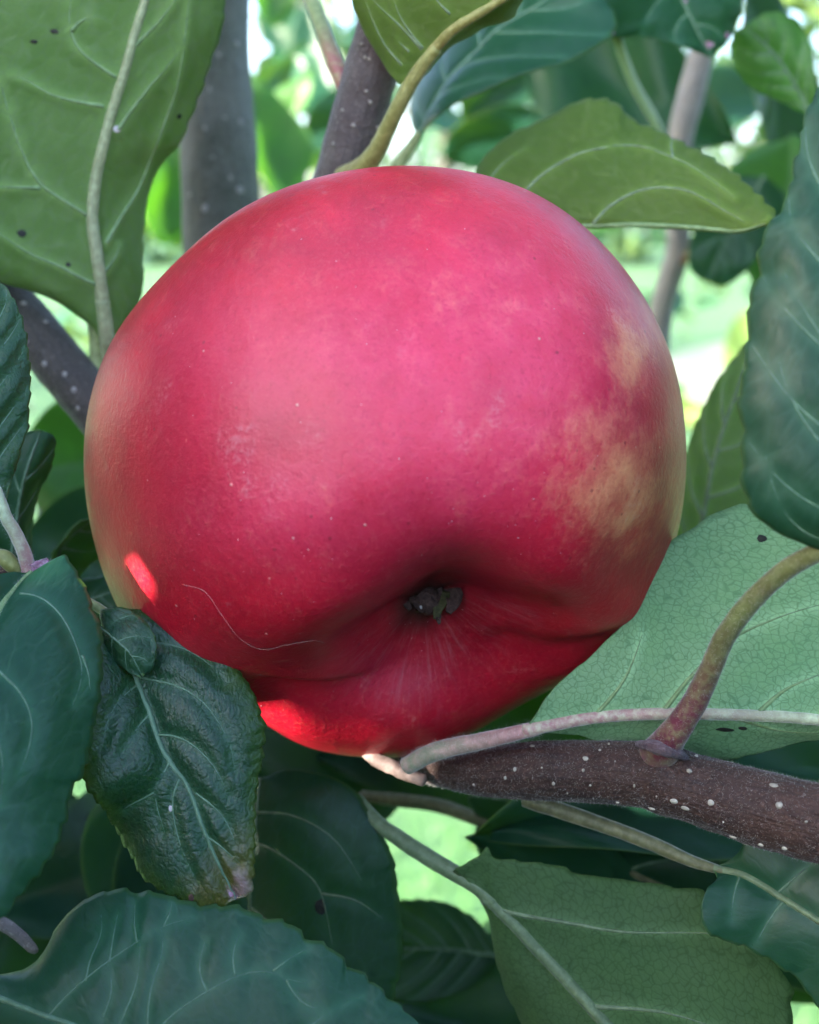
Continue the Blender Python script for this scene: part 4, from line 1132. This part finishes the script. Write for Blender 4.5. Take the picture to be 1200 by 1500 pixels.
# ------------------------------------------------------------------ thin pale twig behind the right side, with leaves
tw = thing('apple_twig', 'thin pale lavender twig rising behind the right of the apple', 'twig', P(975, 430, .33), 'branches around the apple')
tbark, tme = limb('bark', [(955, 620, .345, 34), (966, 480, .335, 34), (976, 425, .33, 34), (992, 375, .325, 36), (993, 330, .322, 34), (992, 250, .318, 34), (1000, 190, .314, 38), (1012, 140, .312, 40), (1026, 85, .310, 38), (1045, 10, .306, 36), (1070, -80, .30, 36)], M_BARK_PALE, tw, 24, 100, .05, 160)
limb('side_twig', [(986, 388, .325, 22), (1010, 372, .322, 17), (1040, 355, .318, 15), (1072, 340, .312, 13)], M_PET_PINKGREEN, tw, 14, 30, .05, 200)
LL = leaf(tw,
     [(690, 318, .186), (760, 326, .183), (820, 330, .180), (900, 329, .177), (1000, 332, .174), (1080, 337, .171), (1130, 324, .168)],
     [(690, 318, .186), (694, 270, .188), (703, 238, .189), (735, 208, .189), (770, 187, .188), (815, 166, .187), (842, 152, .186), (872, 146, .185), (900, 150, .184), (925, 172, .183), (960, 186, .181), (1000, 206, .179), (1045, 232, .176), (1088, 266, .173), (1120, 297, .170), (1136, 312, .169), (1130, 324, .168)],
     [(690, 318, .186), (760, 318, .195), (820, 318, .197), (900, 314, .197), (1000, 316, .192), (1080, 328, .181), (1130, 325, .169)],
     M_UND_OLIVE, M_TOP, 'under', 'olive green folded leaf over the shoulder of the apple', nveins=0,
     veins=[[(750, 322), (765, 290), (790, 262), (820, 242), (850, 227), (900, 216), (940, 217), (975, 229), (1010, 245), (1045, 268), (1075, 290)], [(870, 328), (890, 306), (920, 288), (950, 278), (985, 277), (1020, 286), (1060, 308), (1105, 332)], [(985, 233), (982, 215), (985, 205)], [(700, 305), (715, 270), (740, 240), (770, 220)]],
     vein_w=6, rib_w=(10, 6), vein_mat=M_VEIN_DIM, rib_mat=M_VEIN_UND, serr=3.0, amp=.55, bulge=.0018, wave=.001, pucker=.0007, seed=25)
LM = leaf(tw,
     [(940, -120, .21), (970, -60, .212), (1000, 0, .214), (1025, 50, .216), (1044, 84, .218)],
     [(940, -120, .21), (860, -100, .206), (845, -40, .206), (862, 0, .207), (874, 22, .209), (888, 42, .211), (902, 54, .212), (930, 52, .213), (965, 58, .214), (1000, 68, .215), (1025, 78, .217), (1044, 84, .218)],
     [(940, -120, .21), (1030, -120, .214), (1080, -60, .216), (1088, 0, .217), (1080, 34, .218), (1068, 58, .218), (1055, 72, .218), (1044, 84, .218)],
     M_TOP, M_UND, 'top', 'smooth blue green leaf with rusty edge spots at the top', nveins=4, vein_w=4, rib_w=(7, 4), rib_mat=M_VEIN_TOP, serr=3.5, amp=.35,
     spots=[(890, 16, 9, 5, 'blemish', M_DUST), (1037, 66, 9, 5, 'blemish', M_BUD), (1065, 52, 5, 5, 'blemish', M_BUD), (895, 48, 6, 4, 'blemish', M_BUD), (1000, 2, 8, 4, 'blemish', M_BUD)], seed=26)
limb('stalk', [(903, 50, .216, 14), (912, 80, .225, 14), (930, 125, .25, 14), (962, 182, .29, 13), (985, 240, .318, 12)], M_PET_GREEN, tw, 12, 30, .04, 200)
LN = leaf(tw,
     [(1192, 172, .235), (1165, 125, .234), (1135, 80, .233), (1090, 38, .232)],
     [(1192, 172, .235), (1150, 152, .237), (1112, 134, .239), (1080, 108, .239), (1072, 70, .237), (1075, 48, .234), (1090, 38, .232)],
     [(1192, 172, .235), (1196, 130, .232), (1190, 80, .231), (1184, 55, .231), (1166, 30, .231), (1134, 18, .231), (1110, 25, .232), (1090, 38, .232)],
     M_LIME, M_UND, 'top', 'mid green drooping leaf in the top right corner', nveins=4, vein_w=4, rib_w=(6, 3), serr=3, amp=.35, bulge=.002, nu=90, nh=12, seed=27,
     stalk=[(1230, 240, .24, 10), (1210, 205, .238, 10), (1191, 170, .235, 9)], stalk_mat_=M_PET_GREEN)
LP = leaf(tw,
     [(1120, 258, .30), (1095, 300, .302), (1065, 350, .305), (1035, 412, .308)],
     [(1120, 258, .30), (1060, 262, .302), (1030, 300, .304), (1012, 350, .306), (1012, 395, .308), (1035, 412, .308)],
     [(1120, 258, .30), (1150, 290, .302), (1130, 350, .304), (1090, 400, .306), (1060, 418, .308), (1035, 412, .308)],
     M_TOP, M_UND, 'top', 'blurred blue green leaf hanging beside the thin twig', nveins=3, vein_w=4, rib_w=(6, 3), nu=80, nh=10, seed=28)
LQ = leaf(tw,
     [(1010, 850, .212), (1030, 760, .21), (1050, 660, .208), (1105, 500, .205)],
     [(1010, 850, .212), (985, 800, .213), (985, 740, .212), (1000, 680, .211), (1020, 620, .2095), (1050, 560, .2075), (1085, 512, .206), (1105, 500, .205)],
     [(1010, 850, .212), (1080, 830, .210), (1130, 760, .208), (1150, 640, .206), (1135, 540, .205), (1105, 500, .205)],
     M_UND, M_TOP, 'under', 'soft green leaf standing between the apple and the right edge', nveins=4, vein_w=5, rib_w=(8, 4), vein_mat=M_VEIN_DIM, serr=3.2, amp=.4, seed=29)

#@@TREE
# ------------------------------------------------------------------ the tree these belong to: its stem and the leaves round it
stem_at = P(330, 480, .262)
tree = thing('apple_tree', 'young apple tree with a grey stem and shady leaves around the apple', 'tree', (stem_at[0] - .05, stem_at[1] + .05, 0))
stem_pts = [(P(330, -700, .28), .0062), (P(322, -200, .268), .0076), (P(314, 60, .264), .0082), (P(320, 200, .262), .0088), (P(326, 350, .262), .0092), (P(340, 700, .262), .0098), (P(330, 1800, .27), .011)]
g0 = np.array([stem_at[0] - .05, stem_at[1] + .05, -.03])
stem_pts += [(stem_pts[-1][0] * .5 + g0 * .5, .014), (g0, .022)]
sp = spline([(*p, r) for p, r in stem_pts], 260)
trunk_me = tube('trunk', sp[:, :3], sp[:, 3], M_BARK_GREY, 40, rough=.04, rscale=180)
trunk = child('trunk', trunk_me, tree)
lenticels(trunk, trunk_me, [(348, 64, 5, 6), (320, 80, 4, 5), (307, 130, 5, 4), (353, 178, 5, 6), (300, 187, 5, 4), (330, 172, 3, 4), (300, 305, 8, 7), (352, 278, 7, 8), (338, 260, 4, 4), (278, 285, 4, 4), (312, 230, 3, 3)], UP, M_LENT_DIM)

def sheltered(p):
    return p

# background leaves of the tree that the photo shows one by one (blurred), placed at real depths
def bgleaf(px, py, d, ang, length, k=0, tilt=0.0, roll=0.0, mat=None):
    """base at pixel, tip direction ang (degrees, 0 right, 90 up in the picture), length in metres"""
    a = math.radians(ang)
    ax = RIGHT * math.cos(a) + UP * math.sin(a)
    zz = -FWD
    R = np.stack([ax, np.cross(zz, ax), zz], 1)
    M = Matrix(R.tolist()) @ Matrix.Rotation(-tilt, 3, 'Y') @ Matrix.Rotation(roll, 3, 'X')
    o = bpy.data.objects.new('leaf', SMALL_HI[k])
    C.objects.link(o)
    o.parent = tree
    o.matrix_parent_inverse = Matrix.Translation(-Vector(tree['_at']))
    o.matrix_basis = Matrix.LocRotScale(Vector(P(px, py, d)), M.to_quaternion(), Vector((length / .075,) * 3))
    return o
for a in ((210, 640, .30, -20, .075, 0, .2, .3), (30, 690, .27, 4, .075, 1, .1, .2), (20, 810, .24, -6, .065, 2, .2, -.2), (80, 640, .30, -50, .06, 0, .3, .2),
          (215, 1120, .20, -85, .055, 3, .2, .3), (90, 1160, .22, -80, .05, 2, .1, .5), (20, 1330, .22, -60, .06, 2, .2, 0), (-40, 1360, .26, -20, .05, 1, .1, .2),
          (660, 1560, .26, 150, .06, 1, .2, .2), (740, 1330, .30, -80, .055, 1, .3, .6), (560, 1492, .20, 8, .05, 2, .1, -1.0),
          (690, 190, .55, 60, .07, 2, .4, .3), (650, 230, .50, 20, .05, 0, .3, .9), (240, 360, .62, 85, .07, 1, .2, .7), (225, 330, .70, 70, .07, 5, .2, -.7), (420, 300, .60, 110, .08, 1, .2, .8), (380, 260, .66, 60, .07, 5, .2, -.6), (400, 40, .7, 95, .06, 1, .1, .5), (430, 90, .75, -40, .08, 0, .4, .4), (410, 150, .85, 20, .08, 2, .3, .5), (372, 20, 1.05, -30, .08, 2, .3, .4), (395, 80, 1.2, 10, .08, 0, .3, .6), (440, 10, .95, -60, .08, 2, .2, .3), (380, 120, 1.4, -10, .08, 3, .3, .4), (520, 30, .9, -70, .08, 2, .3, .4), (450, 215, .70, 40, .06, 2, .2, .2), (395, 190, .9, 60, .07, 3, .3, .4),
          (1150, 230, .36, 100, .06, 2, .3, .4), (1120, 130, .60, 200, .08, 2, .3, .3), (880, 110, .62, 60, .08, 2, .3, .5), (820, 160, .70, 100, .09, 0, .4, .4), (760, 150, .8, 60, .08, 3, .3, .5), (1160, 200, .33, -100, .06, 1, .3, .5),
          (770, 60, .36, -30, .08, 0, .2, .3), (940, 190, .75, 80, .09, 2, .3, .2), (130, 700, .34, 20, .07, 3, .3, .2), (1150, 1150, .19, 185, .06, 0, .3, .2),
          (1230, 1120, .18, 180, .05, 3, .3, .6), (850, 1260, .23, -20, .07, 2, .3, .3), (1080, 1420, .20, 40, .07, 2, .2, .3), (760, 1480, .24, -60, .07, 2, .3, .3), (420, 1150, .22, 200, .06, 2, .3, .2), (330, 1120, .2, -100, .06, 2, .3, .2)):
    bgleaf(*a)
for a in ((610, 1085, .212, 192, .050, 2, .1, .2), (600, 1150, .226, 176, .045, 2, .1, .3), (880, 1060, .205, 186, .050, 2, .1, .1), (480, 1080, .235, 215, .06, 2, .2, .2)):
    bgleaf(*a)

# random foliage filling the crown behind, kept out of the openings where the photo looks through
OPEN = [(240, 300, 45), (405, 240, 60), (380, 30, 45), (1050, 500, 95), (930, 400, 60), (1090, 185, 40), (620, 1220, 95), (650, 1480, 60), (725, 130, 50), (490, 70, 25), (740, 300, 40)]
def crown_fill(n, dmin, dmax, seed, spread=1.35):
    rng = np.random.default_rng(seed)
    out = []
    while len(out) < n:
        d = dmin + (dmax - dmin) * rng.random() ** .8
        x = 600 + rng.uniform(-1, 1) * 600 * spread; y = 750 + rng.uniform(-1.35, 1.15) * 750
        R = rot(rng); s = rng.uniform(.7, 1.15); k = int(rng.integers(8))
        p = P(x, y, d)
        if p[2] < .5: continue
        c = to_px(SCO[k][::7] @ np.array(R).T * s + p)
        if any((((c[:, 0] - ox) ** 2 + (c[:, 1] - oy) ** 2) < (r * .55) ** 2).any() for ox, oy, r in OPEN): continue
        out.append((k, R, p, s))
    return out
fill = crown_fill(240, .62, 1.9, 31, 1.15)
for k, R, p, s in fill:
    o = bpy.data.objects.new('leaf', SMALL_HI[k]); C.objects.link(o); o.parent = tree
    o.matrix_parent_inverse = Matrix.Translation(-Vector(tree['_at']))
    o.matrix_basis = Matrix.LocRotScale(Vector(p), Matrix(R).to_quaternion(), Vector((s, s, s)))

# leaves added outside the view to shade the apple from the sun on its left, save for two gaps, and from the zenith
def shade():
    rng = np.random.default_rng(77)
    a = np.cross(SUN, [0, 0, 1]); a /= np.linalg.norm(a); b = np.cross(a, SUN)
    def proj(p): return np.stack([np.asarray(p) @ a, np.asarray(p) @ b], -1)
    # gaps: rays that reach two places on the apple's left flank
    gaps = []; gap_pts = []
    for x, y, r in ((210, 838, .0006), (214, 852, .0004), (388, 1036, .0015), (402, 1054, .0015), (418, 1070, .0013), (438, 1084, .0011), (458, 1096, .0008)):
        hit = SKIN_BVH.ray_cast(Vector(CAM), Vector(P(x, y, 1) - CAM).normalized())
        if hit[0] is not None: gaps.append((proj(np.array(hit[0])), r)); gap_pts.append((np.array(hit[0]), r))
    gaps.append((proj(P(590, 1130, .1552)), .0004)); gap_pts.append((P(590, 1130, .1552), .0004))
    near = proj(np.array([P(x, y, d) for x in (-60, 1260) for y in (-60, 1560) for d in (.11, .28)]))
    lo, hi = near.min(0) - .006, near.max(0) + .006
    res = .002
    nx, ny = ((hi - lo) / res).astype(int) + 1
    ctr = P(600, 750, .16)
    placed = []
    def in_frame(co):
        px = to_px(co)
        return ((px[:, 2] > 0) & (px[:, 0] > -30) & (px[:, 0] < 1230) & (px[:, 1] > -40) & (px[:, 1] < 1540)).any()
    def dense(co):
        q = co.reshape(2, 14, 7, 3)[0]
        out = [q.reshape(-1, 3)]
        for f in (.2, .4, .6, .8):
            a_ = q[1:] * f + q[:-1] * (1 - f)
            out += [a_.reshape(-1, 3), (q[:, 1:] * f + q[:, :-1] * (1 - f)).reshape(-1, 3), ((a_[:, 1:] + a_[:, :-1]) / 2).reshape(-1, 3)]
        return proj(np.concatenate(out))
    def cells(dn):
        ij = ((dn - lo) / res).astype(int)
        ij = ij[(ij[:, 0] >= 0) & (ij[:, 0] < nx) & (ij[:, 1] >= 0) & (ij[:, 1] < ny)]
        return np.unique(ij, axis=0)
    def world_co(x): return SCO[x[0]] @ np.array(x[1]).T * x[3] + x[2]
    def drop_blockers():
        off = 0; VV = []; FF = []; own = []
        for i, x in enumerate(placed):
            fi = np.empty(len(SMALL[x[0]].polygons) * 4, np.int32); SMALL[x[0]].polygons.foreach_get('vertices', fi)
            VV.append(world_co(x)); FF.append(fi.reshape(-1, 4) + off); own += [i] * (len(fi) // 4); off += len(VV[-1])
        bv = BVHTree.FromPolygons(np.vstack(VV).tolist(), np.vstack(FF).tolist())
        drop = set()
        for q0, r in gap_pts:
            for an in range(9):
                o = Vector(q0 + (a * math.cos(an) + b * math.sin(an)) * r * (an > 0))
                for _ in range(40):
                    hit = bv.ray_cast(o, Vector(SUN))
                    if hit[0] is None: break
                    drop.add(own[hit[2]]); o = hit[0] + Vector(SUN) * 1e-5
        placed[:] = [x for i, x in enumerate(placed) if i not in drop]
        return len(drop)
    # added leaf shell around: below, beside and above, open towards the sky behind the camera
    op = UP * .74 - FWD * .67
    n = 0
    while n < 2300:
        v = rng.normal(0, 1, 3); v /= np.linalg.norm(v)
        if v @ op > .60 or v @ FWD > .35: continue
        p = ctr + v * rng.uniform(.20, .62)
        x = (int(rng.integers(8)), rot(rng), p, rng.uniform(.8, 1.2))
        co = world_co(x)
        if in_frame(co) or np.linalg.norm(co - CAM, axis=1).min() < .03: continue
        placed.append(x); n += 1
    drop_blockers()
    cover = np.zeros((nx, ny), int)
    for x in placed:
        p_ = x[2] - ctr
        if p_ @ SUN < .05: continue
        u = cells(dense(world_co(x)))
        if len(u): cover[u[:, 0], u[:, 1]] += 1
    for stage, (tries, lay, sizes) in enumerate(((2500, 2, (.7, 1.1)), (2500, 2, (.35, .5)), (5000, 1, (.14, .25)), (5000, 1, (.10, .18)))):
        for _ in range(tries):
            want = np.argwhere(cover < lay)
            if not len(want): break
            tgt = lo + (want[rng.integers(len(want))] + .5) * res
            k = int(rng.integers(8)); R = rot(rng); s = rng.uniform(*sizes)
            p0 = ctr + SUN * rng.uniform(.26, .60)
            p = p0 + a * (tgt[0] - p0 @ a) + b * (tgt[1] - p0 @ b)
            x = (k, R, p - (SCO[k] @ np.array(R).T * s).mean(0), s)
            co = world_co(x)
            if in_frame(co) or np.linalg.norm(co - CAM, axis=1).min() < .03: continue
            dn = dense(co)
            if any(((dn - g) ** 2).sum(1).min() < (r + .0003) ** 2 for g, r in gaps): continue
            u = cells(dn)
            if not len(u): continue
            cover[u[:, 0], u[:, 1]] += 1
            placed.append(x)
        if stage >= 1:
            n0 = drop_blockers()
            if n0:
                cover[:] = 0
                for x in placed:
                    if (x[2] - ctr) @ SUN < .05: continue
                    u = cells(dense(world_co(x)))
                    if len(u): cover[u[:, 0], u[:, 1]] += 1
    import sys
    sys.stderr.write('shade %d uncovered %.4f once %.3f\n' % (len(placed), (cover == 0).mean(), (cover == 1).mean()))
    return placed
o = child('shade_leaves', join_leaves('shade_leaves', shade()), tree, None, 'stuff')  # unseen leaves added to block sun and sky
